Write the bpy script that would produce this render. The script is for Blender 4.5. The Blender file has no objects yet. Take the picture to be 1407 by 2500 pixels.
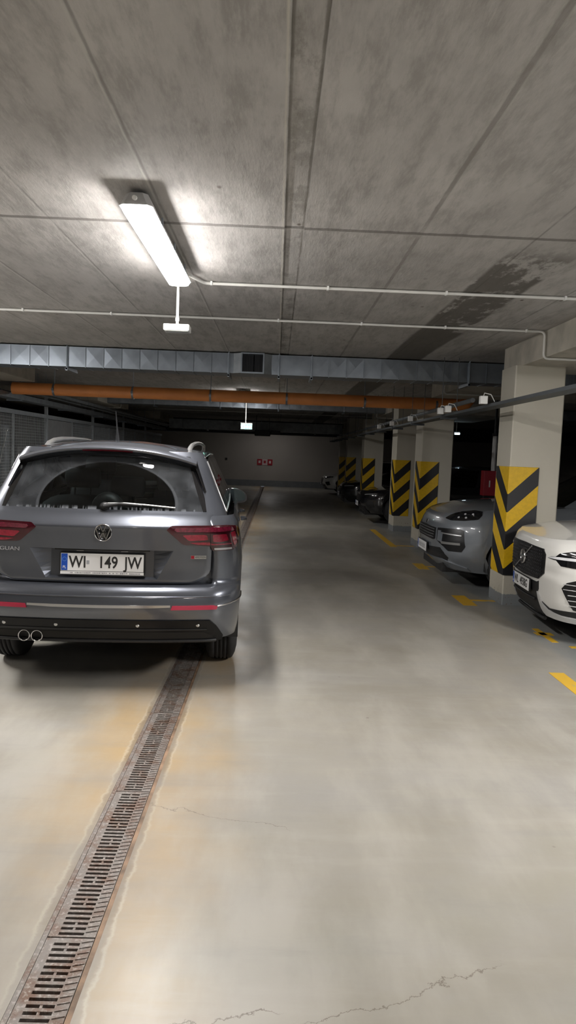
import bpy, bmesh, math, random
from mathutils import Vector, Matrix
COL = bpy.context.scene.collection
R = math.radians
random.seed(7)
def link(o, parent=None):
    COL.objects.link(o)
    if parent: o.parent = parent
    return o
def thing(name, label, cat, loc=(0, 0, 0), rz=0, group=None):
    o = bpy.data.objects.new(name, None); o.empty_display_size = .1; link(o)
    o.location = loc; o.rotation_euler = (0, 0, rz); tag(o, label, cat, group); return o
def tag(o, label=None, cat=None, group=None, kind=None):
    if label: o['label'] = label
    if cat: o['category'] = cat
    if group: o['group'] = group
    if kind: o['kind'] = kind
    return o
def dup(root, loc, rz=None, label=None):
    r = root.copy(); COL.objects.link(r); r.location = loc
    if rz is not None: r.rotation_euler = (0, 0, rz)
    if label: r['label'] = label
    for ch in list(root.children):
        c = ch.copy(); COL.objects.link(c); c.parent = r
        for g in list(ch.children):
            d = g.copy(); COL.objects.link(d); d.parent = c
    return r
class MB:
    def __init__(s): s.v, s.f, s.m, s.sm = [], [], [], []
    def add(s, V, F, mi=0, smooth=False):
        b = len(s.v); s.v += [tuple(p) for p in V]
        for f in F: s.f.append(tuple(b + i for i in f)); s.m.append(mi); s.sm.append(smooth)
        return s
    def box(s, x0, x1, y0, y1, z0, z1, mi=0):
        V = [(x, y, z) for z in (z0, z1) for y in (y0, y1) for x in (x0, x1)]
        return s.add(V, [(0, 2, 3, 1), (4, 5, 7, 6), (0, 1, 5, 4), (2, 6, 7, 3), (0, 4, 6, 2), (1, 3, 7, 5)], mi)
    def tube(s, path, r, n=12, mi=0, cap=True, smooth=True):
        P = [Vector(p) for p in path]; V = []; F = []; m = len(P); up = None
        for i, p in enumerate(P):
            d = (P[min(i + 1, m - 1)] - P[max(i - 1, 0)]).normalized()
            if up is None: up = d.orthogonal().normalized()
            up = (up - d * up.dot(d)).normalized(); w = d.cross(up)
            rr = r[i] if isinstance(r, (list, tuple)) else r
            for k in range(n):
                a = 2 * math.pi * k / n; V.append(p + (up * math.cos(a) + w * math.sin(a)) * rr)
        for i in range(m - 1):
            for k in range(n): F.append((i * n + k, i * n + (k + 1) % n, (i + 1) * n + (k + 1) % n, (i + 1) * n + k))
        s.add(V, F, mi, smooth)
        if cap: s.add(V[:n], [tuple(range(n))[::-1]], mi); s.add(V[-n:], [tuple(range(n))], mi)
        return s
    def cyl(s, a, b, r, n=16, mi=0): return s.tube([a, b], r, n, mi)
    def prism(s, poly, axis, a, b, mi=0):
        """poly in the two other axes, extruded along axis from a to b"""
        n = len(poly)
        def P(p, t): q = list(p); q.insert(axis, t); return tuple(q)
        V = [P(p, a) for p in poly] + [P(p, b) for p in poly]
        F = [tuple(range(n))[::-1], tuple(range(n, 2 * n))] + [(i, (i + 1) % n, n + (i + 1) % n, n + i) for i in range(n)]
        return s.add(V, F, mi)
    def lathe(s, prof, c, axis=0, n=40, mi=0, smooth=True):
        """prof = (offset along axis, radius)"""
        V = []; F = []
        for (t, r) in prof:
            for k in range(n):
                a = 2 * math.pi * k / n; u, w = r * math.cos(a), r * math.sin(a)
                q = [u, w]; q.insert(axis, t); V.append((c[0] + q[0], c[1] + q[1], c[2] + q[2]))
        for i in range(len(prof) - 1):
            for k in range(n): F.append((i * n + k, i * n + (k + 1) % n, (i + 1) * n + (k + 1) % n, (i + 1) * n + k))
        return s.add(V, F, mi, smooth)
    def bar(s, p, q, w, h, mi=0):
        """rectangular bar from p to q, w across, h vertical"""
        p, q = Vector(p), Vector(q); d = (q - p).normalized()
        u = d.cross(Vector((0, 0, 1)));
        if u.length < 1e-4: u = Vector((1, 0, 0))
        u = u.normalized() * w / 2; v = d.cross(u).normalized() * h / 2
        V = [p + u + v, p - u + v, p - u - v, p + u - v, q + u + v, q - u + v, q - u - v, q + u - v]
        return s.add(V, [(0, 1, 2, 3), (7, 6, 5, 4), (0, 4, 5, 1), (1, 5, 6, 2), (2, 6, 7, 3), (3, 7, 4, 0)], mi)
    def grid(s, fn, nu, nv, mi=0, smooth=True, flip=False):
        V = [fn(i / nu, j / nv) for j in range(nv + 1) for i in range(nu + 1)]
        F = []
        for j in range(nv):
            for i in range(nu):
                a = j * (nu + 1) + i; q = (a, a + 1, a + nu + 2, a + nu + 1)
                F.append(q[::-1] if flip else q)
        return s.add(V, F, mi, smooth)
    def build(s, name, mats, parent=None, bevel=0, norm=False, merge=False):
        me = bpy.data.meshes.new(name); me.from_pydata(s.v, [], s.f)
        mats = mats if isinstance(mats, (list, tuple)) else [mats]
        for m in mats: me.materials.append(m)
        me.polygons.foreach_set('material_index', s.m); me.polygons.foreach_set('use_smooth', s.sm)
        if merge or norm:
            bm = bmesh.new(); bm.from_mesh(me)
            if merge: bmesh.ops.remove_doubles(bm, verts=bm.verts, dist=1e-4)
            if norm: bmesh.ops.recalc_face_normals(bm, faces=bm.faces)
            bm.to_mesh(me); bm.free()
        me.update()
        o = bpy.data.objects.new(name, me); link(o, parent)
        if bevel:
            b = o.modifiers.new('b', 'BEVEL'); b.width = bevel; b.segments = 2; b.limit_method = 'ANGLE'
        return o
def struct(o): o['kind'] = 'structure'; return o
# ---------- materials
def mat(name, col, rough=.5, metal=0, vary=.12, scale=6, coat=0, emis=None, es=0, bump=0, spec=.5, alpha=1, rv=.08):
    m = bpy.data.materials.new(name); m.use_nodes = True; N = m.node_tree.nodes; L = m.node_tree.links
    b = N['Principled BSDF']; b.inputs['Metallic'].default_value = metal
    b.inputs['Coat Weight'].default_value = coat; b.inputs['Coat Roughness'].default_value = .04
    b.inputs['Specular IOR Level'].default_value = spec; b.inputs['Alpha'].default_value = alpha
    tc = N.new('ShaderNodeTexCoord'); no = N.new('ShaderNodeTexNoise'); no.inputs['Scale'].default_value = scale; no.inputs['Detail'].default_value = 5
    L.new(tc.outputs['Object'], no.inputs['Vector'])
    r = N.new('ShaderNodeValToRGB'); r.color_ramp.elements[0].position = .3; r.color_ramp.elements[1].position = .7
    r.color_ramp.elements[0].color = (*[c * (1 - vary) for c in col], 1); r.color_ramp.elements[1].color = (*[min(1, c * (1 + vary)) for c in col], 1)
    L.new(no.outputs['Fac'], r.inputs[0]); L.new(r.outputs[0], b.inputs['Base Color'])
    mr = N.new('ShaderNodeMapRange'); mr.inputs['To Min'].default_value = max(0, rough - rv); mr.inputs['To Max'].default_value = min(1, rough + rv)
    L.new(no.outputs['Fac'], mr.inputs['Value']); L.new(mr.outputs[0], b.inputs['Roughness'])
    if emis: b.inputs['Emission Color'].default_value = (*emis, 1); b.inputs['Emission Strength'].default_value = es
    if bump:
        bp = N.new('ShaderNodeBump'); bp.inputs['Strength'].default_value = bump; bp.inputs['Distance'].default_value = .01
        L.new(no.outputs['Fac'], bp.inputs['Height']); L.new(bp.outputs[0], b.inputs['Normal'])
    return m
class NT:
    """small helper for procedural node maths"""
    def __init__(s, m): s.t = m.node_tree; s.N = s.t.nodes; s.L = s.t.links
    def set(s, i, v):
        if isinstance(v, (int, float)): i.default_value = v
        elif isinstance(v, (tuple, list)): i.default_value = v if len(v) == len(i.default_value) else (*v, 1)
        else: s.L.new(v, i)
    def m(s, op, a, b=0, c=0):
        n = s.N.new('ShaderNodeMath'); n.operation = op
        s.set(n.inputs[0], a); s.set(n.inputs[1], b); s.set(n.inputs[2], c); return n.outputs[0]
    def xyz(s, kind='Object'):
        tc = s.N.new('ShaderNodeTexCoord'); sp = s.N.new('ShaderNodeSeparateXYZ'); s.L.new(tc.outputs[kind], sp.inputs[0])
        return tc.outputs[kind], sp.outputs[0], sp.outputs[1], sp.outputs[2]
    def noise(s, vec, scale, detail=5, rough=.5, stretch=None, dist=0, off=(0, 0, 0)):
        mp = s.N.new('ShaderNodeMapping'); s.L.new(vec, mp.inputs[0]); mp.inputs['Location'].default_value = off
        if stretch: mp.inputs['Scale'].default_value = stretch
        n = s.N.new('ShaderNodeTexNoise'); n.inputs['Scale'].default_value = scale; n.inputs['Detail'].default_value = detail
        n.inputs['Roughness'].default_value = rough; n.inputs['Distortion'].default_value = dist
        s.L.new(mp.outputs[0], n.inputs['Vector']); return n.outputs['Fac']
    def rng(s, v, a, b, c=0, d=1, smooth=True):
        n = s.N.new('ShaderNodeMapRange'); n.interpolation_type = 'SMOOTHSTEP' if smooth else 'LINEAR'
        s.set(n.inputs['Value'], v)
        for k, x in zip(('From Min', 'From Max', 'To Min', 'To Max'), (a, b, c, d)): n.inputs[k].default_value = x
        return n.outputs[0]
    def mix(s, f, a, b, mode='MIX'):
        n = s.N.new('ShaderNodeMix'); n.data_type = 'RGBA'; n.blend_type = mode
        s.set(n.inputs[0], f); s.set(n.inputs[6], a); s.set(n.inputs[7], b); return n.outputs[2]
    def band(s, v, lo, hi, e=.01):
        """1 inside lo..hi with soft edges"""
        return s.m('MULTIPLY', s.rng(v, lo - e, lo + e), s.rng(v, hi - e, hi + e, 1, 0))
def new_mat(name):
    m = bpy.data.materials.new(name); m.use_nodes = True; return m, NT(m), m.node_tree.nodes['Principled BSDF']
paint_grey = mat('grey_metallic_paint', (.115, .124, .147), .30, .65, vary=.04, coat=1, rv=.02)
paint_slate = mat('slate_gloss_paint', (.15, .165, .185), .32, .1, vary=.03, coat=1, rv=.02)
paint_white = mat('white_gloss_paint', (.74, .73, .70), .3, 0, vary=.02, coat=1, rv=.02)
paint_black = mat('black_gloss_paint', (.006, .006, .008), .18, 0, vary=.1, coat=1, rv=.02)
valance_black = mat('valance_black', (.007, .007, .008), .38, spec=.25, vary=.2)
black_plastic = mat('black_plastic', (.012, .012, .013), .5, vary=.2, scale=30)
gloss_black = mat('gloss_black', (.006, .006, .007), .12, coat=1, rv=.03)
rubber = mat('tyre_rubber', (.018, .018, .019), .75, vary=.3, scale=20)
chrome = mat('chrome', (.72, .72, .74), .14, 1, vary=.05, rv=.05)
satin = mat('satin_aluminium', (.62, .62, .62), .32, .9, vary=.06)
red_dark = mat('dark_red_lens', (.05, .003, .008), .15, coat=1, vary=.3, scale=40)
red_lens = mat('red_lens', (.30, .008, .03), .18, coat=1, vary=.25, scale=60, emis=(1, .02, .08), es=.0)
clear_lens = mat('clear_lens', (.55, .55, .58), .15, .3, coat=1)
plate_white = mat('plate_white', (.78, .78, .78), .4, vary=.03)
plate_blue = mat('plate_blue', (.01, .07, .42), .4)
ink = mat('plate_ink', (.02, .02, .02), .5)
white_plastic = mat('white_plastic', (.75, .75, .73), .45, vary=.04)
seat_cloth = mat('dark_seat_cloth', (.02, .021, .024), .8, vary=.2, scale=30)
galv = mat('galvanised_steel', (.27, .30, .34), .42, .85, vary=.12, scale=7, rv=.05)
galv_dull = mat('dull_galvanised_steel', (.27, .29, .31), .5, .6, vary=.2, scale=6)
pvc = mat('white_conduit', (.70, .69, .66), .45, vary=.06)
orange = mat('orange_pipe_plastic', (.80, .30, .09), .42, vary=.1, scale=3)
orange_dk = mat('orange_pipe_socket', (.62, .20, .06), .45, vary=.1)
red_paint = mat('red_enamel', (.33, .006, .02), .4, vary=.08)
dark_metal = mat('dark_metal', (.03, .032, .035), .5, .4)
yellow_line, nt, b = new_mat('worn_yellow_floor_paint')
co, X, Y, Z = nt.xyz()
w = nt.rng(nt.noise(co, 9, 8, .7), .56, .68)
nt.set(b.inputs['Base Color'], nt.mix(w, (.66, .40, .03), (.36, .33, .27))); b.inputs['Roughness'].default_value = .4
def glass(name, tint, rough=.0, dirt=False):
    m, nt, b = new_mat(name); out = nt.N['Material Output']; nt.N.remove(b)
    tr = nt.N.new('ShaderNodeBsdfTransparent'); tr.inputs[0].default_value = (*tint, 1)
    gl = nt.N.new('ShaderNodeBsdfGlossy'); gl.inputs['Roughness'].default_value = .02
    fr = nt.N.new('ShaderNodeFresnel'); fr.inputs[0].default_value = 1.5
    mx = nt.N.new('ShaderNodeMixShader'); nt.L.new(fr.outputs[0], mx.inputs[0]); nt.L.new(tr.outputs[0], mx.inputs[1]); nt.L.new(gl.outputs[0], mx.inputs[2])
    res = mx.outputs[0]
    if dirt:                                                     # dust film outside the wiper's sweep
        co, X, Y, Z = nt.xyz()
        u = nt.m('DIVIDE', nt.m('SUBTRACT', X, .015), .44); v = nt.m('DIVIDE', nt.m('SUBTRACT', Z, 1.205), .275)
        rr = nt.m('SQRT', nt.m('ADD', nt.m('MULTIPLY', u, u), nt.m('MULTIPLY', v, v)))
        n1 = nt.noise(co, 7, 6, .65)
        film = nt.m('MULTIPLY', nt.rng(rr, .985, 1.01), nt.rng(n1, .25, .8, .05, .20))
        rim = nt.m('MULTIPLY', nt.band(rr, .985, 1.03, .012), .16)
        low = nt.m('MULTIPLY', nt.rng(Z, 1.175, 1.20, 1, 0), nt.rng(nt.noise(co, 1, 2, .5, (55, 3, 4)), .45, .6, 0, .4))
        film = nt.m('MAXIMUM', nt.m('MAXIMUM', film, rim), low)
        df = nt.N.new('ShaderNodeBsdfDiffuse'); df.inputs[0].default_value = (.30, .32, .35, 1)
        m2 = nt.N.new('ShaderNodeMixShader'); nt.L.new(film, m2.inputs[0]); nt.L.new(res, m2.inputs[1]); nt.L.new(df.outputs[0], m2.inputs[2]); res = m2.outputs[0]
    nt.L.new(res, out.inputs[0]); return m
rear_glass = glass('dusty_rear_glass', (.72, .80, .80), dirt=True)
car_glass = glass('tinted_car_glass', (.16, .18, .18))
screen_glass = glass('windscreen_glass', (.75, .88, .86))
# ---------- lettering
def lettering(name, txt, size, mat_, parent, loc, rot, ex=.0008, sx=1, align='CENTER', off=0):
    c = bpy.data.curves.new(name, 'FONT'); c.body = txt; c.size = size; c.extrude = ex; c.align_x = align; c.align_y = 'CENTER'; c.offset = off
    t = bpy.data.objects.new(name, c); COL.objects.link(t)
    dg = bpy.context.evaluated_depsgraph_get(); me = bpy.data.meshes.new_from_object(t.evaluated_get(dg))
    bpy.data.objects.remove(t); bpy.data.curves.remove(c)
    me.transform(Matrix.Diagonal((sx, 1, 1, 1))); me.materials.clear(); me.materials.append(mat_)
    o = bpy.data.objects.new(name, me); link(o, parent); o.location = loc; o.rotation_euler = rot; return o
import math, random
def lerp(a, b, t): return a + (b - a) * t
def tab(T, z):
    if z <= T[0][0]: return T[0][1]
    for (a, va), (b, vb) in zip(T, T[1:]):
        if z <= b: return va + (vb - va) * (z - a) / (b - a)
    return T[-1][1]
class Body:
    """plan outline at every height; y=0 is the end that faces us, x the half width, L the length"""
    def __init__(s, L, W, E0, E1, bow0=.09, bow1=.1, rx0=.2, ry0=.28, rx1=.25, ry1=.35, taper=.02, be=2.2):
        s.L, s.W, s.E0, s.E1, s.bow0, s.bow1 = L, W, E0, E1, bow0, bow1
        s.rx0, s.ry0, s.rx1, s.ry1, s.taper, s.be, s.cache = rx0, ry0, rx1, ry1, taper, be, {}
    def val(s, v, z): return tab(v, z) if isinstance(v, (list, tuple)) else v
    def pt(s, c, z):
        W = tab(s.W, z); y0 = tab(s.E0, z); y1 = s.L - tab(s.E1, z)
        rx0, ry0, rx1, ry1 = (s.val(v, z) for v in (s.rx0, s.ry0, s.rx1, s.ry1))
        b0 = s.val(s.bow0, z); b1 = s.val(s.bow1, z)
        xa = W - rx0; ya = y0 + b0 * (xa / W) ** s.be
        xb = W - rx1; yb = y1 - b1 * (xb / W) ** s.be
        if c <= 1: x = xa * c; y = y0 + b0 * (x / W) ** s.be
        elif c <= 2:
            t = (c - 1) * math.pi / 2
            sl = b0 * s.be * (xa / W) ** (s.be - 1) / W          # keep the tangent of the bow
            x = xa + rx0 * math.sin(t); y = ya + sl * rx0 * math.sin(t) * math.cos(t) + ry0 * (1 - math.cos(t))
        elif c <= 3: x = W; y = lerp(ya + ry0, yb - ry1, c - 2)
        elif c <= 4:
            t = (4 - c) * math.pi / 2
            x = xb + rx1 * math.sin(t); y = yb - ry1 * (1 - math.cos(t))
        else: x = xb * (5 - c); y = y1 - b1 * (x / W) ** s.be
        return x * (1 - s.taper * ((y - s.L / 2) / (s.L / 2)) ** 2), y
    def line(s, z):
        k = round(z, 3)
        if k not in s.cache:
            P = [s.pt(i / 40, k) for i in range(0, 201)]
            A = [0]
            for p, q in zip(P, P[1:]): A.append(A[-1] + math.hypot(q[0] - p[0], q[1] - p[1]))
            s.cache[k] = (P, A)
        return s.cache[k]
    def at_s(s, a, z):
        """point at arc length a (signed) from the centre of the near end"""
        P, A = s.line(z); sg = 1 if a >= 0 else -1; a = abs(a)
        lo, hi = 0, len(A) - 1
        while hi - lo > 1:
            m = (lo + hi) // 2
            if A[m] <= a: lo = m
            else: hi = m
        t = (a - A[lo]) / max(1e-9, A[hi] - A[lo])
        return sg * lerp(P[lo][0], P[hi][0], t), lerp(P[lo][1], P[hi][1], t), z
    def y_at_x(s, x, z):
        P, A = s.line(z); x = abs(x)
        for i in range(100):
            if P[i + 1][0] >= x:
                t = (x - P[i][0]) / max(1e-9, P[i + 1][0] - P[i][0]); return lerp(P[i][1], P[i + 1][1], t)
        return P[80][1]
    def s_at_x(s, x, z):
        P, A = s.line(z); sg = 1 if x >= 0 else -1; x = abs(x)
        for i in range(100):
            if P[i + 1][0] >= x:
                t = (x - P[i][0]) / max(1e-9, P[i + 1][0] - P[i][0]); return sg * lerp(A[i], A[i + 1], t)
        return sg * A[80]
    def at_x(s, x, z): return x, s.y_at_x(x, z), z
    def nrm(s, a, z):
        p = s.at_s(a + .004, z); q = s.at_s(a - .004, z); u = s.at_s(a, z + .004); v = s.at_s(a, z - .004)
        e = [p[i] - q[i] for i in range(3)]; f = [u[i] - v[i] for i in range(3)]
        n = [e[1] * f[2] - e[2] * f[1], e[2] * f[0] - e[0] * f[2], e[0] * f[1] - e[1] * f[0]]
        l = math.sqrt(sum(k * k for k in n)) or 1
        return [k / l for k in n]
# estate-like suv seen from behind (near end = tail)
MAIN = Body(4.49, [(.25, .86), (.40, .888), (.60, .902), (.85, .908), (1.0, .895), (1.10, .87), (1.15, .84)],
    [(.25, .16), (.32, .11), (.40, .06), (.46, .03), (.54, .0), (.60, .0), (.655, .012), (.69, .04), (.705, .085), (.80, .085), (.93, .075), (1.05, .06), (1.075, .055), (1.10, .075), (1.15, .115)],
    [(.25, .10), (.5, .0), (.8, .02), (.9, .1), (1.0, .45), (1.15, .95)], bow0=.10, bow1=.25, rx0=.20, ry0=.26, rx1=.35, ry1=.5, taper=.015)
MAIN_TOP = Body(4.49, [(1.13, .81), (1.16, .80), (1.30, .735), (1.50, .650), (1.56, .612)],
    [(1.13, .118), (1.165, .135), (1.30, .205), (1.50, .300), (1.56, .335)],
    [(1.10, 1.10), (1.15, 1.15), (1.56, 1.95)], bow0=.075, bow1=.25, rx0=[(1.15, .15), (1.5, .095), (1.56, .09)], ry0=.20, rx1=.12, ry1=.2, taper=.03)
MAIN_POSE = (-1.085, 4.46, math.radians(3.5))
# white suv, near end = nose
WHITE = Body(4.70, [(.17, .90), (.35, .935), (.60, .95), (.80, .94), (.95, .87), (1.0, .82), (1.06, .78)],
    [(.17, .15), (.21, .07), (.28, .035), (.36, .015), (.44, .005), (.55, .0), (.80, .0), (.88, .02), (.92, .06), (.96, .16), (1.0, .4), (1.06, .8)],
    [(.2, .1), (1.0, .0), (1.1, .05)], bow0=.22, bow1=.1, rx0=.30, ry0=.45, taper=.01, be=3.0)
WHITE_POSE = (2.425, 6.80, math.radians(-93))
GREY = Body(4.92, [(.20, .90), (.40, .97), (.60, .99), (.80, .975), (.92, .92), (1.02, .85), (1.08, .78)],
    [(.18, .22), (.26, .14), (.36, .05), (.45, .0), (.60, .0), (.72, .01), (.80, .03), (.88, .07), (.94, .14), (.99, .27), (1.04, .55), (1.08, .95)],
    [(.2, .1), (1.0, .0), (1.1, .05)], bow0=.24, bow1=.1, rx0=.34, ry0=.45, taper=.01, be=2.8)
GREY_POSE = (1.97, 9.27, math.radians(-90))
# ================= the garage =================
CEIL = 2.88
YB, YF = -9.0, 33.8                       # behind the viewer, far wall
DX0, DX1 = -.70, -.51                     # the drain
# ---- floor
fm, nt, b = new_mat('polished_concrete_floor')
co, X, Y, Z = nt.xyz()
n1 = nt.noise(co, .55, 8, .62, (1, .75, 1)); n2 = nt.noise(co, 3.2, 8, .65, (.8, 1.6, 1)); n3 = nt.noise(co, 26, 4, .6)
base = nt.mix(nt.rng(n1, .32, .68), (.232, .214, .178), (.315, .296, .252))
base = nt.mix(nt.m('MULTIPLY', nt.rng(n2, .38, .75), .6), base, (.30, .285, .26))
base = nt.mix(nt.m('MULTIPLY', nt.rng(n3, .55, .75), .12), base, (.25, .23, .2))
d = nt.m('ABSOLUTE', nt.m('ADD', X, .605))
dn = nt.m('ADD', d, nt.m('MULTIPLY', nt.m('SUBTRACT', nt.noise(co, 1.6, 6, .6), .5), .55))
rust = nt.m('MULTIPLY', nt.rng(dn, .10, .62, 1, 0), nt.rng(nt.noise(co, 1.1, 5, .6, off=(3, 1, 0)), .25, .55, .3, 1))
base = nt.mix(nt.m('MULTIPLY', rust, .75), base, (.43, .295, .14))
dn2 = nt.m('ADD', d, nt.m('MULTIPLY', nt.m('SUBTRACT', nt.noise(co, 9, 7, .7), .5), .06))
base = nt.mix(nt.m('MULTIPLY', nt.rng(dn2, .10, .135, 1, 0), .7), base, (.17, .13, .09))
base = nt.mix(nt.m('MULTIPLY', nt.band(dn2, .118, .128, .006), .4), base, (.58, .52, .42))
# blue-grey painted strip under the bays
bay = nt.rng(nt.m('ADD', X, nt.m('MULTIPLY', nt.noise(co, 2, 4), .2)), 2.42, 2.55)
base = nt.mix(nt.m('MULTIPLY', bay, .75), base, (.19, .215, .23))
# grey scuffs, tyre smears, paler trowel marks
sc = nt.m('MULTIPLY', nt.rng(nt.noise(co, .8, 7, .6, (.55, 1.5, 1), off=(5, 2, 0)), .40, .72), .6)
base = nt.mix(sc, base, (.27, .262, .25))
pl = nt.m('MULTIPLY', nt.rng(nt.noise(co, 1.3, 6, .6, (1.6, .5, 1), off=(9, 4, 0)), .42, .68), .5)
base = nt.mix(pl, base, (.42, .40, .355))
stk = nt.noise(co, 2.2, 7, .62, (.45, 2.6, 1), off=(1, 7, 0)); base = nt.mix(nt.m('MULTIPLY', nt.rng(stk, .5, .75), .22), base, (.43, .41, .37)); base = nt.mix(nt.m('MULTIPLY', nt.rng(stk, .28, .48, 1, 0), .3), base, (.235, .228, .215))
vo = nt.N.new('ShaderNodeTexVoronoi'); vo.inputs['Scale'].default_value = 2.2; nt.L.new(co, vo.inputs['Vector'])
spots = nt.m('MULTIPLY', nt.rng(vo.outputs['Distance'], .012, .03, 1, 0), .6); base = nt.mix(spots, base, (.12, .1, .08))
# hairline cracks that wander across the slab
wob = nt.m('SUBTRACT', nt.noise(co, 3.2, 9, .68), .5)
def crack(y0, sl, x0, x1, amp, base, wd=.0035):
    dd = nt.m('ABSOLUTE', nt.m('SUBTRACT', nt.m('SUBTRACT', Y, y0), nt.m('ADD', nt.m('MULTIPLY', X, sl), nt.m('MULTIPLY', wob, amp))))
    k = nt.m('MULTIPLY', nt.m('MULTIPLY', nt.rng(dd, wd * .4, wd, 1, 0), nt.band(X, x0, x1, .04)), .75)
    return nt.mix(k, base, (.12, .10, .08))
base = crack(1.90, .18, -.48, .05, .22, base); base = crack(1.80, .42, .14, .75, .3, base); base = crack(2.92, -.28, -.5, .1, .35, base)
base = crack(9.3, .9, -.4, .6, 1.2, base, .008)
nt.set(b.inputs['Base Color'], base)
nt.set(b.inputs['Roughness'], nt.rng(nt.noise(co, 1.7, 7, .65, (1, .6, 1)), .3, .7, .31, .43))
bp = nt.N.new('ShaderNodeBump'); bp.inputs['Strength'].default_value = .10; bp.inputs['Distance'].default_value = .02
nt.L.new(nt.noise(co, 2.3, 7, .6), bp.inputs['Height']); nt.L.new(bp.outputs[0], b.inputs['Normal'])
FM = fm
struct(MB().box(-9, DX0, YB, YF, -.15, 0).box(DX1, 16, YB, YF, -.15, 0).box(DX0, DX1, YB, YF, -.15, -.11).build('floor', fm))
# ---- ceiling
cm, nt, b = new_mat('board_marked_concrete')
co, X, Y, Z = nt.xyz()
n1 = nt.noise(co, .7, 9, .65, (1.2, .8, 1)); n2 = nt.noise(co, 5, 8, .7, (2.2, .5, 1)); n3 = nt.noise(co, 22, 5, .65, (2.5, .45, 1))
base = nt.mix(nt.rng(n1, .3, .7), (.36, .345, .33), (.52, .50, .48))
base = nt.mix(nt.m('MULTIPLY', nt.rng(n2, .42, .66), .55), base, (.21, .197, .18))
base = nt.mix(nt.m('MULTIPLY', nt.rng(n3, .48, .7), .38), base, (.50, .485, .46))
def lines(base, xs, wd, colr, k, y0=None, y1=None):
    for x in xs:
        wx = nt.m('ADD', X, nt.m('MULTIPLY', nt.m('SUBTRACT', n2, .5), .012))
        f = nt.band(wx, x - wd, x + wd, .004); f = nt.m('MULTIPLY', f, nt.m('MULTIPLY', nt.rng(nt.noise(co, 2.2, 5, .6, off=(x * 7, 0, 0)), .3, .55, .35, 1), k))
        base = nt.mix(f, base, colr)
    return base
# boards: every panel between two joints a shade of its own
pid = nt.m('FLOOR', nt.m('DIVIDE', nt.m('ADD', X, 10.70), .697))
shade = nt.m('FRACT', nt.m('MULTIPLY', nt.m('SINE', nt.m('MULTIPLY', pid, 12.9)), 43.7))
base = nt.mix(nt.m('MULTIPLY', shade, .22), base, (.38, .36, .34))
base = lines(base, [-3.43, -2.73, -2.04, -1.36, -.67, 1.47, 2.2], .006, (.15, .14, .125), .6)
base = lines(base, [.79], .012, (.17, .155, .14), .6)
base = lines(base, [-2.06, -1.375, -.685], .004, (.5, .49, .46), .9)
base = lines(base, [.004, .106], .006, (.12, .11, .095), .7)
str_ = nt.m('MULTIPLY', nt.band(X, .0, .11, .003), nt.rng(nt.noise(co, 6, 7, .7, (1, .5, 1)), .5, .6)); base = nt.mix(nt.m('MULTIPLY', str_, .4), base, (.13, .12, .10))
base = lines(base, [-.012], .004, (.52, .50, .44), .9)
cj = nt.band(nt.m('ADD', Y, nt.m('MULTIPLY', nt.m('SUBTRACT', n2, .5), .03)), 4.25, 4.295, .006)
base = nt.mix(nt.m('MULTIPLY', cj, .7), base, (.11, .10, .09))
# damp dark stain along one board
st = nt.m('MULTIPLY', nt.band(nt.m('ADD', X, nt.m('MULTIPLY', nt.m('SUBTRACT', n1, .5), .10)), 1.40, 1.86, .02), nt.band(Y, 4.6, 30, .3))
st = nt.m('MULTIPLY', st, nt.m('MAXIMUM', nt.rng(nt.noise(co, 4, 8, .7, (1, .45, 1), off=(2, 2, 0)), .40, .50), nt.rng(Y, 7.4, 7.5)))
base = nt.mix(nt.m('MULTIPLY', st, .82), base, (.085, .075, .062))
# pock marks and rusty specks
vo = nt.N.new('ShaderNodeTexVoronoi'); vo.inputs['Scale'].default_value = 3.4; mp = nt.N.new('ShaderNodeMapping'); mp.inputs['Scale'].default_value = (1, .6, 1)
nt.L.new(co, mp.inputs[0]); nt.L.new(mp.outputs[0], vo.inputs['Vector'])
base = nt.mix(nt.m('MULTIPLY', nt.rng(vo.outputs['Distance'], .03, .07, 1, 0), nt.rng(n1, .4, .6, .25, .95)), base, (.10, .075, .055))
nt.set(b.inputs['Base Color'], base); b.inputs['Roughness'].default_value = .8
bp = nt.N.new('ShaderNodeBump'); bp.inputs['Strength'].default_value = .35; bp.inputs['Distance'].default_value = .012
nt.L.new(nt.m('SUBTRACT', nt.m('ADD', n2, nt.m('MULTIPLY', n3, .5)), nt.m('MULTIPLY', cj, .6)), bp.inputs['Height']); nt.L.new(bp.outputs[0], b.inputs['Normal'])
CM = cm
cb = MB().box(-9, -.002, YB, YF, CEIL, CEIL + .2).box(.112, 16, YB, YF, CEIL, CEIL + .2).box(-.002, .112, YB, YF, CEIL + .006, CEIL + .2)
struct(cb.build('ceiling', cm))
# ---- walls
wall_m = mat('painted_wall', (.37, .34, .31), .85, vary=.06, scale=.8, bump=.1)
wall_dk = mat('grey_masonry_wall', (.13, .13, .135), .9, vary=.2, scale=2)
base_m = mat('grey_base_coat', (.17, .18, .19), .5, vary=.1)
cream = mat('cream_paint', (.53, .50, .42), .6, vary=.05, scale=2)
struct(MB().box(-9.2, 16.2, YF, YF + .2, 0, CEIL).build('wall_back', wall_m))
struct(MB().box(-9.2, 16, YF - .012, YF, 0, .28).build('baseboard_back', base_m))
struct(MB().box(-9.2, -9, YB, YF, 0, CEIL).build('wall_left', wall_dk))
struct(MB().box(16, 16.2, YB, YF, 0, CEIL).build('wall_right', wall_dk))
struct(MB().box(-9.2, 16.2, YB - .2, YB, 0, CEIL).build('wall_front', cream))
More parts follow.
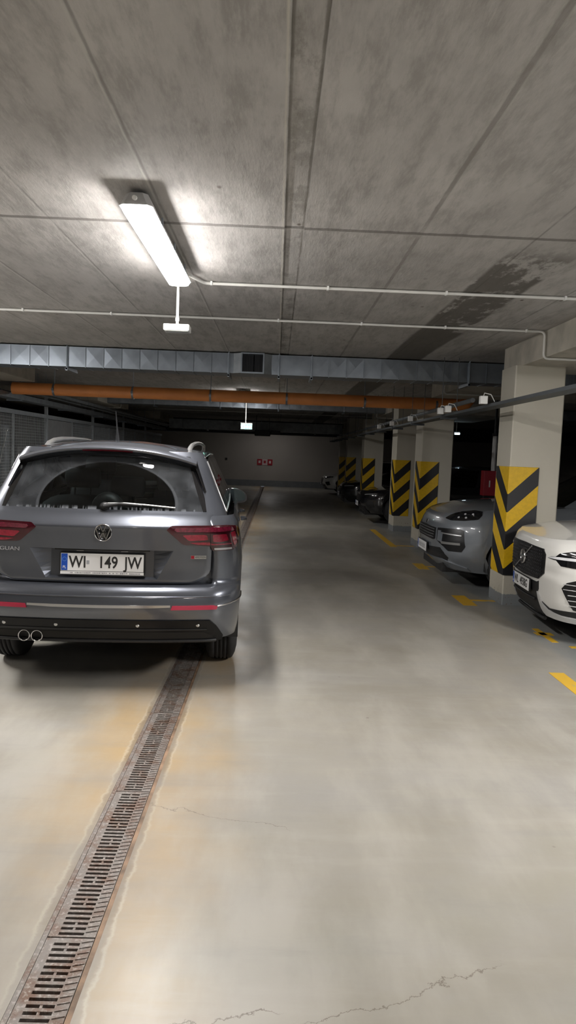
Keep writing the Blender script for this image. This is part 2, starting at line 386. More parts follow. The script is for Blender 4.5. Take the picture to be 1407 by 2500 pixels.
# small things on the far wall
for i, (x, m, lab) in enumerate([(-.79, red_paint, 'small dark red square plate on the far wall, left of a pale one'), (-.545, None, 'small pale pinkish plate on the far wall between two red plates'), (-.30, red_paint, 'small dark red square plate on the far wall, right of a pale one')]):
    m = m or mat('pale_sign', (.55, .42, .42), .5)
    s = thing('wall_sign', lab, 'sign', (x, YF - .012, 1.13), 0, 'row of three small plates on the far wall')
    MB().box(-.115, .115, -.01, .012, -.14, .14).build('sign_board', m, s)
    MB().box(-.05, .05, -.013, -.010, -.05, .07).build('sign_symbol', mat('sign_mark', (.62, .5, .5), .5) if i != 1 else red_paint, s)
tag(MB().box(-3.0, -2.55, YF - .25, YF - .014, .03, .16).build('floor_box', dark_metal), 'low black box on the floor against the far wall', 'box')
tag(MB().box(-.04, .04, -.03, 0, -.05, .05).build('wall_socket', dark_metal), 'tiny dark fitting on the pale far wall', 'socket').location = (-2.35, YF, 1.22)
# ---- drop panels under the slab around the columns
k = 0
pan = mat('rough_concrete_beam', (.44, .41, .35), .85, vary=.2, scale=4, bump=.3)
for (x0, x1, y0, y1) in [(2.61, 5.4, 5.6, 8.42), (2.61, 5.4, 10.05, 12.33), (2.61, 5.4, 16.6, 20.0), (2.61, 5.4, 25.4, 28.6), (-6.8, -4.13, 10.05, 12.33), (-6.8, -4.13, 16.6, 20.0), (-6.8, -4.13, 25.4, 28.6)]:
    k += 1; struct(MB().box(x0, x1, y0, y1, 2.62, CEIL + .01).build('trim_%d' % k, pan, bevel=.008))
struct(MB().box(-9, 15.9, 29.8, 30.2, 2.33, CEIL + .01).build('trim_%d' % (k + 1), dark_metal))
# ---- columns with warning guards
colm, nt, b = new_mat('cream_column_paint')
co, X, Y, Z = nt.xyz()
n1 = nt.noise(co, 2, 6, .6); base = nt.mix(n1, (.46, .435, .365), (.56, .53, .45))
base = nt.mix(nt.rng(nt.m('ADD', Z, nt.m('MULTIPLY', nt.m('SUBTRACT', nt.noise(co, 14, 6, .7), .5), .07)), .115, .125, 1, 0), base, (.23, .245, .255))
base = nt.mix(nt.m('MULTIPLY', nt.m('MULTIPLY', nt.rng(nt.noise(co, 30, 4, .6), .62, .66), nt.rng(Z, .15, .35, 1, 0)), .8), base, (.16, .07, .04))
nt.set(b.inputs['Base Color'], base); b.inputs['Roughness'].default_value = .55
chev, nt, b = new_mat('yellow_black_chevron')
co, X, Y, Z = nt.xyz()
v = nt.m('SUBTRACT', nt.m('SUBTRACT', Z, nt.m('MULTIPLY', nt.m('MAXIMUM', X, 0), .95)), nt.m('MULTIPLY', nt.m('MAXIMUM', Y, 0), .85))
fr = nt.m('FRACT', nt.m('DIVIDE', nt.m('SUBTRACT', v, 1.03 - 4.1), .41))
blk = nt.m('MULTIPLY', nt.m('LESS_THAN', fr, .49), nt.m('LESS_THAN', v, 1.3))
n = nt.noise(co, 30, 5, .6)
yel = nt.mix(nt.rng(n, .3, .75), (.74, .46, .006), (.62, .38, .005))
nt.set(b.inputs['Base Color'], nt.mix(blk, yel, (.009, .009, .012))); b.inputs['Roughness'].default_value = .45
YC = [(7.78, .49, 'nearest cream square column, with a yellow and black chevron guard, between the slate and white cars'),
      (12.6, .60, 'second cream column with a chevron guard, just behind the slate car nose'),
      (15.28, .60, 'third cream column with a chevron guard, close left of the second one'),
      (20.15, .6, 'shaded column with faint chevrons rising behind the black car'),
      (25.0, .5, 'very dark shaded column with barely visible chevrons, left of the shaded one by the black car'),
      (27.8, .6, 'farthest column, a thin bright edge beside the distant white car')]
WX = .548
for i, (y, dy, lab) in enumerate(YC):
    x0 = 2.545 if i < 3 else 2.45
    t = thing('concrete_column', lab, 'column', (x0, y, 0), 0)
    ch = .012
    MB().prism([(ch, 0), (WX - ch, 0), (WX, ch), (WX, dy - ch), (WX - ch, dy), (ch, dy), (0, dy - ch), (0, ch)], 2, 0, 2.62 if i in (0, 1, 3, 5) else CEIL).build('shaft', colm, t)
    e = .012
    g = MB(); z0, z1 = .335, 1.53
    g.prism([(-e, -e), (.32, -e), (.32, -.001), (-.001, -.001), (-.001, .44), (-e, .44)], 2, z0, z1).build('warning_guard', chev, t, bevel=.004)
# ---- yellow bay marks
def mark(label, boxes):
    m = MB()
    for (x0, x1, y0, y1) in boxes: m.box(x0, x1, y0, y1, -.0005, .0025)
    cx = sum(q[0] + q[1] for q in boxes) / len(boxes) / 2; cy = sum(q[2] + q[3] for q in boxes) / len(boxes) / 2
    m.v = [(x - cx, y - cy, z) for x, y, z in m.v]
    tag(m.build('floor_marking', yellow_line), label, 'floor marking', 'yellow bay markings along the right side').location = (cx, cy, 0)
mark('yellow paint mark on the floor nearest to us, at the right edge', [(2.12, 2.235, 4.75, 5.28)])
mark('scuffed yellow crossed mark beside the white car nose', [(2.46, 2.62, 6.45, 6.55), (2.50, 2.56, 6.2, 6.7)])
mark('thin faded yellow line running under the white car', [(2.6, 4.6, 6.02, 6.08)])
mark('yellow T mark on the floor left of the nearest column', [(2.10, 2.255, 7.69, 8.24), (2.255, 2.53, 7.95, 8.02)])
mark('yellow T mark on the floor in front of the slate car', [(2.10, 2.255, 10.14, 10.68), (2.255, 3.2, 10.38, 10.44)])
mark('long yellow line on the floor left of the second and third columns', [(2.08, 2.20, 12.6, 15.5), (2.20, 2.53, 12.74, 12.82)])
# ---- floor drain
rustm, nt, b = new_mat('rusty_cast_iron')
co, X, Y, Z = nt.xyz(); n1 = nt.noise(co, 9, 8, .7); n2 = nt.noise(co, 70, 4, .6)
base = nt.mix(nt.rng(n1, .4, .65), (.19, .17, .155), (.13, .075, .05)); base = nt.mix(nt.m('MULTIPLY', nt.rng(n2, .5, .66), .6), base, (.36, .335, .31))
nt.set(b.inputs['Base Color'], base); b.inputs['Roughness'].default_value = .55; b.inputs['Metallic'].default_value = .35
bp = nt.N.new('ShaderNodeBump'); bp.inputs['Strength'].default_value = .5; bp.inputs['Distance'].default_value = .004; nt.L.new(n2, bp.inputs['Height']); nt.L.new(bp.outputs[0], b.inputs['Normal'])
framem = mat('rust_brown_edge', (.21, .135, .085), .6, .2, vary=.6, scale=9, bump=.4)
deep = mat('drain_pit', (.012, .011, .01), .9)
fr_t = thing('drain_channel', 'long straight rusty steel drain channel let into the concrete floor', 'drain', ((DX0 + DX1) / 2, 0, 0))
hw = (DX1 - DX0) / 2
MB().box(-hw + .0005, -hw + .017, 1.0, YF - .05, -.03, -.001).build('edge_frame', rustm, fr_t)
MB().box(hw - .017, hw - .0005, 1.0, YF - .05, -.03, -.001).build('edge_frame', framem, fr_t)
MB().box(-hw + .001, hw - .001, 1.0, YF - .05, -.108, -.10).build('channel_bed', deep, fr_t)
g = MB(); gw = hw - .019; pit = .0262; n = 38
L0, L1 = -.046, .036                                           # the slots lie in the middle of the grate
g.box(-gw, L0, .003, .997, -.02, 0).box(L1, gw, .003, .997, -.02, 0)
g.box(L0, L1, .003, .012, -.02, 0)
for q in range(n):
    y = .012 + .0128 + q * (.988 - .012) / n
    ye = .012 + (q + 1) * (.988 - .012) / n if q < n - 1 else .997
    g.box(L0, L1, y, ye, -.02, 0)
    if q % 5 in (1, 2): g.box(-.007, .001, y - .0128, y, -.02, -.001)
    # raised skew ribs on the right margin
    for (a, bb) in ((L1 + .004, gw - .002),):
        g.bar((a, y + .001, .001), (bb, y + .011, .001), .004, .003)
g0 = tag(g.build('drain_grate', rustm), 'rusty slotted iron grate lying in the long floor drain channel', 'grate', 'iron grates of the floor drain')
g0.location = ((DX0 + DX1) / 2, 1.2, 0)
for q in range(1, 32):
    c = g0.copy(); COL.objects.link(c); c.location.y = 1.2 + q
# ================= services =================
# ---- lamps
lens_m = mat('glowing_diffuser', (.9, .9, .9), .4, emis=(1, .965, .93), es=1)
LE = lens_m.node_tree.nodes['Principled BSDF'].inputs['Emission Strength']
lamp_body = mat('light_grey_lamp_housing', (.50, .50, .50), .5)
def lamp(x, y0, y1, label, z=2.765, lm=lens_m):
    t = thing('ceiling_lamp', label, 'lamp', (x, y0, z), 0); L = y1 - y0
    # housing tapers upwards, lens hangs below
    def shell(m, w0, w1, e0, e1, za, zb):
        V = []
        for (w, e, zz) in ((w0, e0, za), (w1, e1, zb)):
            for (sx, sy) in ((-1, 0), (1, 0), (1, 1), (-1, 1)):
                yy = e if sy == 0 else L - e; c = .025
                if sy == 0: V += ([(-w, yy + c, zz), (-w + c, yy, zz)] if sx < 0 else [(w - c, yy, zz), (w, yy + c, zz)])
                else: V += ([(w, yy - c, zz), (w - c, yy, zz)] if sx > 0 else [(-w + c, yy, zz), (-w, yy - c, zz)])
        return m.add(V, [tuple(range(8))[::-1], tuple(range(8, 16))] + [(i, (i + 1) % 8, 8 + (i + 1) % 8, 8 + i) for i in range(8)])
    shell(MB(), .084, .055, 0, .03, .024, .092).build('housing', lamp_body, t)
    l = shell(MB(), .066, .080, .02, .003, -.004, .0235); l.build('diffuser', lm, t)
    for yy in (.12, L - .12):
        MB().box(-.02, .02, yy - .03, yy + .03, .0925, CEIL - z - .001).build('mounting_bracket', galv, t)
    for q in range(3):
        yy = .35 + q * (L - .7) / 2
        for s in (-1, 1): MB().box(s * .081 - .004, s * .081 + .004, yy - .012, yy + .012, .03, .07).build('latch', galv, t)
    MB().tube([(0, -.02, .05), (0, .001, .055)], .012, 10).build('cable_gland', white_plastic, t)
    return t
lamp(-.752, 3.70, 5.36, 'lit long ceiling lamp above the grey car, glaring white')
lens2 = mat('dimmer_diffuser', (.9, .9, .9), .4, emis=(1, .97, .94), es=1)
LE2 = lens2.node_tree.nodes['Principled BSDF'].inputs['Emission Strength']
lamp(-.752, 15.0, 16.66, 'long ceiling lamp hidden above the orange pipe, in front of the second duct', lm=lens2)
lens4 = mat('far_diffuser', (.9, .9, .9), .4, emis=(1, .97, .94), es=1)
LE4 = lens4.node_tree.nodes['Principled BSDF'].inputs['Emission Strength']
lamp(-.30, 31.0, 32.66, 'far ceiling lamp behind the dark beam near the back wall', lm=lens4)
lens5 = mat('side_fill_diffuser', (.9, .9, .9), .4, emis=(1, .975, .95), es=1)  # glow of the strong fill lamps added at both sides
LE5 = lens5.node_tree.nodes['Principled BSDF'].inputs['Emission Strength']
lens3 = mat('unseen_fill_diffuser', (.9, .9, .9), .4, emis=(1, .955, .90), es=1)  # glow of the weaker fill lamps outside the view
LE3 = lens3.node_tree.nodes['Principled BSDF'].inputs['Emission Strength']
lamp(-.752, -2.9, -1.24, 'unseen long fill lamp behind the viewer in the middle row', lm=lens3)  # unseen lamp, put in to brighten the foreground and front faces
lamp(3.6, 1.6, 3.26, 'added unseen fill lamp over the bays, right of the frame', lm=lens5)  # added to brighten the white car and the column fronts
lamp(-4.2, 2.2, 3.86, 'added unseen fill lamp over the left side, outside the frame', lm=lens3)  # added out of view as general fill from the left
lamp(2.2, -5.4, -3.74, 'added unseen fill lamp far behind the viewer on the right', lm=lens3)  # added fill from behind for the columns
lamp(-4.3, 5.4, 7.06, 'added unseen fill lamp in front of the storage cages, outside the frame', lm=lens5)  # added only to brighten the cages and pipes
# ---- hanging sign under the lamp
t = thing('hanging_sign', 'small white sign box hanging on a rod by the far end of the lit lamp', 'sign', (-.80, 5.60, 2.53), 0)
MB().cyl((0, .02, .001), (0, .02, .349), .0105).build('hanging_rod', white_plastic, t)
MB().tube([(0, .02, .03), (0, .02, .055)], .015).build('clamp', white_plastic, t)
MB().box(-.098, .098, -.04, .10, -.048, 0).build('sign_box', white_plastic, t, bevel=.006)
MB().box(-.088, .088, -.03, .09, -.052, -.0485).build('underside_panel', mat('shaded_sign_grey', (.35, .36, .34), .3), t)  # underside greyed in its colour, since it catches less lamp light
# ---- conduits with clips
def conduit(label, path, clips, r=.0115):
    o = Vector(path[0]); t = thing('conduit', label, 'conduit', tuple(o), 0)
    P = [Vector(p) for p in path]; Q = [P[0]]
    for i in range(1, len(P) - 1):                     # rounded elbows
        a = (P[i - 1] - P[i]).normalized() * .05; c = (P[i + 1] - P[i]).normalized() * .05
        Q += [P[i] + a * (1 - u) ** 2 + c * u ** 2 for u in (0, .25, .5, .75, 1)]
    Q.append(P[-1])
    MB().tube([q - o for q in Q], r, 10).build('tube', pvc, t)
    for c in clips:
        c = Vector(c) - o; MB().box(c.x - .009, c.x + .009, c.y - .02, c.y + .02, c.z - .014, c.z + .0165).build('clip', white_plastic, t, bevel=.003)
    return t
conduit('white conduit running right from the end of the lit ceiling lamp', [(-.70, 5.40, 2.86), (-.60, 5.66, 2.862), (8, 5.66, 2.862)], [(x, 5.66, 2.862) for x in (-.55, .35, 1.27, 2.2)])
conduit('long white conduit across the ceiling that drops down the right beam', [(-8.8, 7.10, 2.862), (2.585, 7.10, 2.862), (2.585, 7.10, 2.603), (5.3, 7.10, 2.603)],
        [(x, 7.10, 2.862) for x in (-4.2, -3.35, -2.5, -1.65, -.03, .78, 1.6, 2.4)] + [(3.0, 7.1, 2.603)])
conduit('white conduit that bends down the side of the second beam panel', [(1.2, 11.3, 2.862), (2.588, 11.3, 2.862), (2.588, 11.3, 2.603), (3.5, 11.3, 2.603)], [(2.0, 11.3, 2.862)])
conduit('pale distant conduit across the dark ceiling, bent down at both ends', [(-5.0, 18.9, 2.60), (-4.10, 18.9, 2.60), (-4.10, 18.9, 2.862), (2.58, 18.9, 2.862), (2.58, 18.9, 2.60), (3.6, 18.9, 2.60)], [(x, 18.9, 2.862) for x in (-3, -1.5, 0, 1.5)])
conduit('thin distant conduit low under the dark ceiling behind the exit sign', [(-4.0, 23.5, 2.862), (4.5, 23.5, 2.862)], [(x, 23.5, 2.862) for x in (-2, 0, 2)])
# ---- ventilation duct
def duct(label, y0, y1, z0, z1, xa, xb, flanges, grille=None, seam=.225, mt=galv):
    t = thing('air_duct', label, 'duct', (0, y0, z0), 0); D = y1 - y0; Hh = z1 - z0
    es = [xa] + list(flanges) + [xb]
    for a, c in zip(es, es[1:]):
        m = MB().box(a + .003, c - .003, 0, D, 0, Hh); n = max(1, int((c - a) / seam))
        for q in range(n):
            x = a + (c - a) * q / n; x2 = a + (c - a) * (q + 1) / n; xm = (x + x2) / 2; bl = .004 + .006 * ((q * 7) % 5) / 5
            m.add([(x + .006, -.0005, .004), (x2 - .006, -.0005, .004), (x2 - .006, -.0005, Hh - .004), (x + .006, -.0005, Hh - .004), (xm, -bl, Hh / 2)], [(0, 1, 4), (1, 2, 4), (2, 3, 4), (3, 0, 4)])
            if q: m.box(x - .005, x + .005, -.012, 0, .002, Hh - .002).box(x - .005, x + .005, 0, D, -.008, 0)
        m.build('duct_section', mt, t)
    for x in flanges:
        m = MB().box(x - .014, x + .014, -.018, D + .018, -.018, Hh + .004); m.build('flange', galv, t, bevel=.002)
        h = MB().cyl((x, -.03, -.03), (x, -.03, CEIL - z0), .005, 8).box(x - .015, x + .015, -.045, D + .045, -.045, -.0185)
        h.box(x - .012, x + .012, -.045, -.02, -.055, -.02); h.build('hanger', galv, t)
    if grille:
        a, c = grille; g = MB(); w = .018
        g.box(a, c, -.07, 0, -.002, w).box(a, c, -.07, 0, Hh - w + .008, Hh + .008).box(a, a + w, -.07, 0, w, Hh - w + .008).box(c - w, c, -.07, 0, w, Hh - w + .008)
        g.build('grille_frame', galv, t)
        g = MB().box(a + w, c - w, -.012, -.001, w, Hh - w + .008, 0)
        for q in range(9):
            x = a + w + (c - a - 2 * w) * (q + .5) / 9; g.bar((x, -.06, w), (x, -.06, Hh - w), .003, .02)
        g.build('grille_louvres', mat('dark_louvres', (.012, .014, .02), .5), t)
        for s, x in ((-1, a), (1, c)):
            x2 = x + s * .10; g = MB(); g.add([(x, -.07, 0), (x, -.07, Hh), (x2, -.001, Hh), (x2, -.001, 0)], [(0, 1, 2, 3)]).add([(x, -.07, 0), (x2, -.001, 0), (x, -.001, 0)], [(0, 1, 2)]); g.build('grille_cheek', galv_dull, t)
    return t
duct('long galvanised air duct across the ceiling with a square dark grille', 9.55, 9.95, 2.605, 2.862, -8.9, 15, [-5, -2.78, -.67, -.01, .42, 2.5, 4.6], (-.51, -.205))
duct('second galvanised duct half hidden just behind the orange pipe', 17.5, 17.95, 2.64, 2.862, -8.9, 8, [-5, -3, -1.4, 0, 1.6, 3.2], None, .26)
duct('low distant dull duct across the ceiling in front of the dark beam', 26.6, 27.1, 2.36, 2.70, -4.0, 2.4, [-2.6, -.6, 1.4], None, .4, galv_dull)
# ---- orange drain pipe
t = thing('drain_pipe', 'thick orange plastic pipe hung across the garage below the ceiling', 'pipe', (0, 12.46, 2.515), 0)
pr = .102
MB().tube([(-4.55, 0, 0), (3.02, 0, .012)], pr, 28).build('pipe', orange, t)
for x in (-2.36, .26, 2.90):
    MB().tube([(x - .10, 0, 0), (x - .10, 0, 0), (x - .02, 0, 0), (x - .015, 0, 0), (x + .015, 0, 0), (x + .02, 0, 0), (x + .05, 0, 0)], [pr + .002, pr + .008, pr + .008, pr + .014, pr + .014, pr + .006, pr + .002], 28).build('socket', orange_dk, t)
MB().tube([(3.02, 0, .01), (3.14, 0, .01), (3.24, .0, .03), (3.30, .0, .10), (3.31, 0, .36)], pr * .98, 24).build('elbow', orange, t)
for x in (-3.84, -2.50, -1.17, .137, 1.48, 2.72):
    m = MB().tube([(x - .016, 0, 0), (x + .016, 0, 0)], pr + .006, 28).box(x - .006, x + .006, -.006, .006, pr, CEIL - 2.515).box(x - .018, x + .018, -pr - .026, -pr + .002, -.02, .02)
    m.build('pipe_clamp', galv, t)
# ---- cable trays on the right, along the columns
tray_m = mat('dull_tray_steel', (.10, .11, .12), .55, .5)
t = thing('cable_tray', 'perforated steel cable tray running past the tops of the right-hand columns', 'cable tray', (2.12, 5.0, 2.125), 0)
m = MB().box(0, .15, -8, 24, 0, .006).box(0, .006, -8, 24, .006, .03).box(.144, .15, -8, 24, .006, .03)
for q in range(0, 96): m.box(.03, .12, q * .25 + .02, q * .25 + .03, .006, .012)
m.build('tray', tray_m, t)
m = MB()
for q in range(4): m.tube([(.03 + q * .03, -8, .02), (.034 + q * .03, 8, .018), (.03 + q * .03, 16, .022), (.03 + q * .03, 24, .02)], .011, 8)
m.build('cables', mat('grey_cable', (.10, .10, .11), .5), t)
for q in range(-3, 12):
    y = -6 + 2.2 * (q + 3) if q < 0 else (4.25, 6.3, 8.2, 10.2, 12.05, 13.9, 16.2, 18.4, 20.4, 21.2, 22.4, 23.6)[q]
    MB().box(-.03, .18, y - .02, y + .02, -.03, -.001).cyl((-.02, y, -.001), (-.02, y, CEIL - 2.1255), .004, 8).cyl((.17, y, -.001), (.17, y, CEIL - 2.1255), .004, 8).build('hanger', tray_m, t)
for q, (y, lab) in enumerate([(7.25, 'white junction box on the cable tray beside the nearest column top'), (8.75, 'white junction box with wires on the cable tray, just past the nearest column'), (9.15, 'second white junction box of the close pair past the nearest column'), (11.2, 'white junction box on the cable tray before the second column'), (13.0, 'white junction box on the cable tray by the second column'), (14.6, 'far white junction box on the cable tray by the third column')]):
    b_ = thing('junction_box', lab, 'junction box', (2.06, y, 2.19), 0, 'junction boxes along the cable tray')
    MB().box(-.036, .036, -.036, .036, -.04, .04).build('box_body', white_plastic, b_, bevel=.006)
    MB().tube([(.0, .0, .04), (.01, .01, .07), (.08, .02, .06), (.12, .02, -.01)], .005, 8).build('cable', white_plastic, b_)
t = thing('water_pipe', 'thin steel pipe running along the tops of the right-hand columns', 'pipe', (2.425, 9, 2.33), 0)
MB().tube([(0, 0, 0), (0, 20, 0)], .03, 14).build('pipe', galv_dull, t)
for q in range(6): MB().tube([(0, 1.1 + 3 * q, 0), (0, 1.14 + 3 * q, 0)], .036, 14).build('pipe_clamp', galv, t)
# ---- trays and pipes on the left, above the cages
t = thing('cable_tray', 'wide flat grey cable tray above the storage cages on the left', 'cable tray', (-4.60, 9, 2.36), 0)
MB().box(-.02, .0, 0, 24, 0, .09).box(-.25, -.02, 0, 24, 0, .008).build('tray', galv_dull, t)
for q in range(8): MB().box(-.26, .01, 1 + 3 * q, 1.04 + 3 * q, -.03, -.001).box(-.012, .006, 1 + 3 * q, 1.03 + 3 * q, .09, CEIL - 2.36).build('hanger', galv, t)
for (x, z, r_, lab) in [(-4.45, 2.50, .028, 'lower thin steel pipe running along above the storage cages'), (-4.3, 2.53, .035, 'upper steel pipe along the ceiling above the storage cages'), (-5.15, 2.52, .05, 'lagged dark pipe farthest left along the ceiling above the cages')]:
    t = thing('service_pipe', lab, 'pipe', (x, 12.62, z), 0)
    MB().tube([(0, 0, 0), (0, 16.5, 0)], r_, 14).build('pipe', galv_dull if r_ < .05 else dark_metal, t)
    for q in range(6):
        yc = .82 + 2.9 * q; top_ = 2.619 if (16.6 < 12.62 + yc < 20 or 25.4 < 12.62 + yc < 28.6) else CEIL - .001
        MB().tube([(0, yc - .02, 0), (0, yc + .02, 0)], r_ + .007, 14).cyl((0, yc, r_), (0, yc, top_ - z), .004, 6).build('pipe_clamp', galv, t)
# ---- exit signs
green = mat('lit_green_sign', (.02, .35, .25), .4, emis=(.16, .62, .48), es=1.0)
signw = mat('lit_white_symbol', (.9, .95, .9), .4, emis=(.75, 1, .92), es=2.2)
def exit_sign(x, y, z, w, label, full=True, cool=None):
    t = thing('exit_sign', label, 'exit sign', (x, y, z), 0); h = w * .56
    MB().box(-w / 2, w / 2, -.02, .03, 0, h).build('sign_body', mat('grey_sign_case', (.5, .55, .54), .4), t, bevel=.006)
    MB().box(-w / 2 + .014, w / 2 - .014, -.023, -.0205, .012, h - .035).build('sign_face', green if full else cool, t)
    MB().cyl((-.02, 0, h), (-.02, 0, CEIL - z), .012, 10).build('hanging_rod', pvc, t)
    if full:
        m = MB(); u = w / .28
        P = lambda pts: m.prism([(a * u, c * u) for a, c in pts], 1, -.0255, -.0235)
        P([(-.115, .105), (-.04, .105), (-.04, .095), (-.115, .095)][::-1]); P([(-.115, .022), (-.04, .022), (-.04, .095), (-.058, .095), (-.058, .034), (-.115, .034)])
        P([(-.115, .034), (-.098, .034), (-.098, .095), (-.115, .095)]); P([(-.02, .055), (.02, .055), (.02, .035), (.055, .063), (.02, .092), (.02, .074), (-.02, .074)])
        P([(.07, .03), (.082, .03), (.10, .06), (.118, .05), (.118, .06), (.098, .08), (.08, .08), (.072, .06)]); m.lathe([(-.0255, .0005), (-.0255, .009), (-.0235, .009)], (.095 * u, 0, .093 * u), 1, 12)
        m.build('escape_symbol', signw, t)
    return t
exit_sign(-.735, 17.0, 2.105, .275, 'small lit green exit sign hanging on a rod in the middle of the garage')
exit_sign(5.0, 20.0, 2.27, .17, 'small bright bluish exit sign in the dark gap between the columns', False, mat('lit_bluish_face', (.6, .8, .9), .4, emis=(.65, .85, 1), es=3))
# ---- jet fan
t = thing('ceiling_fan_unit', 'black box-shaped fan unit hanging low under the far ceiling', 'fan', (-.35, 25.2, 2.16), 0)
MB().box(-.45, .10, 0, .5, 0, .2).build('fan_case', black_plastic, t, bevel=.02)
MB().box(.11, .45, .05, .45, .06, .2).build('silencer', black_plastic, t, bevel=.02)
for x in (-.4, .05): MB().box(x - .01, x + .01, .2, .24, .2, CEIL - 2.16).build('hanger', dark_metal, t)
# ---- hydrant cabinet and pipe in the dark gap on the right
t = thing('hydrant_cabinet', 'dark red hydrant cabinet in the gap behind the slate car', 'cabinet', (4.08, 14.0, .9), 0)
MB().box(0, .30, 0, .22, 0, .49).build('cabinet_body', red_paint, t, bevel=.006)
MB().box(.012, .288, -.014, -.0005, .012, .478).build('door', red_paint, t, bevel=.003)
MB().box(.10, .125, -.018, -.0145, .17, .30).build('white_mark', white_plastic, t)
for x in (.03, .27): MB().box(x - .015, x + .015, .05, .08, -.9, 0).build('leg', dark_metal, t)
t = thing('riser_pipe', 'upright silver pipe rising above the red cabinet', 'pipe', (4.29, 14.12, 1.391), 0)
MB().cyl((0, 0, 0), (0, 0, .70), .045, 18).build('pipe', mat('silver_pipe_paint', (.6, .6, .6), .4, .2), t)
MB().cyl((0, 0, .70), (0, 0, CEIL - 1.391), .025, 10).cyl((0, 0, .68), (0, 0, .74), .06, 18).build('valve', dark_metal, t)
# ---- storage cages on the left
cage = mat('pale_galvanised_frame', (.50, .54, .58), .45, .4, vary=.1)
wirem = mat('galvanised_wire', (.60, .64, .68), .4, .2)
sheet = mat('grey_sheet_panel', (.30, .31, .32), .6, vary=.1)
def cage_bay(y0, y1, label, solid=None, fine=.055):
    t = thing('storage_cage', label, 'storage cage', (-4.9, y0, 0), 0, 'wire storage cages along the left wall'); L = y1 - y0; ym = L * .5
    MB().box(-.03, .03, -.035, .035, 0, 2.60).build('post', cage, t)
    MB().box(-.02, .02, .035, L - .036, 2.12, 2.20).build('top_rail', cage, t)
    MB().box(-.015, .015, ym - .018, ym + .018, .05, 2.119).build('door_stile', cage, t)
    MB().box(-.02, .02, .035, L - .036, .02, .06).build('bottom_rail', cage, t)
    for (a, c, q) in ((.04, ym - .02, 0), (ym + .02, L - .04, 1)):
        if solid == q: MB().box(-.006, .006, a, c, .07, 2.11).build('sheet_panel', sheet, t); continue
        m = MB(); n = int((c - a) / fine); k = int(2.04 / fine)
        for i in range(1, n): y = a + (c - a) * i / n; m.box(-.0035, .0035, y - .0035, y + .0035, .07, 2.11)
        for i in range(1, k): z = .07 + 2.04 * i / k; m.box(.0036, .0096, a, c, z - .0035, z + .0035)
        m.build('wire_mesh', wirem, t)
cage_bay(9.6, 11.55, 'wire storage cage beside the grey car, at the left edge')
cage_bay(11.55, 15.35, 'large wire storage cage on the left holding an upright silver tube')
cage_bay(15.35, 19.2, 'storage cage on the left with one solid grey sheet and one mesh leaf', 0)
cage_bay(19.2, 23.0, 'storage cage on the left holding stacked pale boxes', None)
cage_bay(23.0, 26.8, 'dim storage cage far left, second from the back wall', None, .08)
cage_bay(26.8, 30.6, 'farthest dim storage cage on the left', None, .08)
# what stands in them
t = thing('rolled_foil', 'upright silver tube leaning inside the large wire cage', 'tube', (-5.25, 14.0, 0), 0)
MB().tube([(0, 0, 0), (0, 0, 1.92)], .075, 18).build('roll', galv, t)
for z in (.5, 1.0, 1.5, 1.8): MB().tube([(0, 0, z), (0, 0, z + .02)], .079, 18).build('band', chrome, t)
tag(MB().tube([(0, 0, 0), (.1, .8, 1.85)], .014, 10).build('pole', satin), 'thin metal pole leaning inside the large wire cage', 'pole').location = (-5.2, 12.9, 0)
carton = mat('cardboard', (.30, .22, .14), .8, vary=.1); pale_box = mat('pale_carton', (.42, .41, .40), .7, vary=.1); blueb = mat('blue_grey_crate', (.10, .13, .19), .6)
for i, (x, y, z, sx, sy, sz, m, lab) in enumerate([
    (-5.9, 12.4, 0, .8, 1.0, 1.0, blueb, 'blue grey crate low inside the large wire cage'), (-5.9, 12.5, 1.001, .7, .8, .55, carton, 'cardboard carton standing on the crate inside the large wire cage'),
    (-6.2, 15.0, 0, .8, .8, 1.5, blueb, 'tall blue grey crate at the back of the large wire cage'), (-5.7, 17.6, 0, .8, 1.2, 1.5, pale_box, 'tall pale carton behind the mesh leaf of the sheeted cage'),
    (-5.6, 20.2, 0, .7, .8, 1.75, pale_box, 'tall pale carton at the front of the cage with stacked boxes'), (-5.6, 21.6, 0, .7, .9, 1.2, carton, 'brown carton beside the tall pale carton in a cage'), (-5.6, 21.6, 1.201, .6, .8, .6, pale_box, 'pale carton on top of a brown one in a cage'),
    (-5.7, 24.6, 0, .8, 1.2, 1.6, blueb, 'dark crate in the dim cage far left'), (-5.7, 28.4, 0, .8, 1.2, 1.6, pale_box, 'carton in the farthest dim cage')]):
    t = thing('storage_box', lab, 'box', (x, y, z), 0)
    MB().box(-sx / 2, sx / 2, -sy / 2, sy / 2, 0, sz).build('carton', m, t, bevel=.01)
    MB().box(-sx / 2 - .002, sx / 2 + .002, -.03, .03, sz - .2, sz + .001).build('tape', mat('packing_tape', (.32, .27, .2), .4), t)
# ================= cars =================
def arch_z(z0, wheels, r, zc):
    def f(y):
        z = z0
        for yw in wheels:
            d = abs(y - yw)
            if d < r: z = max(z, zc + math.sqrt(r * r - d * d))
        return z
    return f
def cols(wheels, r, B, z=.5, n=(16, 10, 8, 8)):
    C = [i / n[0] for i in range(n[0])] + [1 + i / n[1] for i in range(n[1])]
    ya, yb = B.pt(2, z)[1], B.pt(3, z)[1]; ys = set()
    for i in range(15): ys.add(round(lerp(ya, yb, i / 14), 3))
    for yw in wheels:
        for k in range(13):
            y = yw - r * math.cos(math.pi * k / 12)
            if ya < y < yb: ys.add(round(y, 3))
        for e in (-.004, .004):
            for s in (-1, 1):
                y = yw + s * r + e * s
                if ya < y < yb: ys.add(round(y, 4))
    C += [2 + (y - ya) / (yb - ya) for y in sorted(ys)][:-1] + [3 + i / n[2] for i in range(n[2])] + [4 + i / n[3] for i in range(n[3] + 1)]
    return C
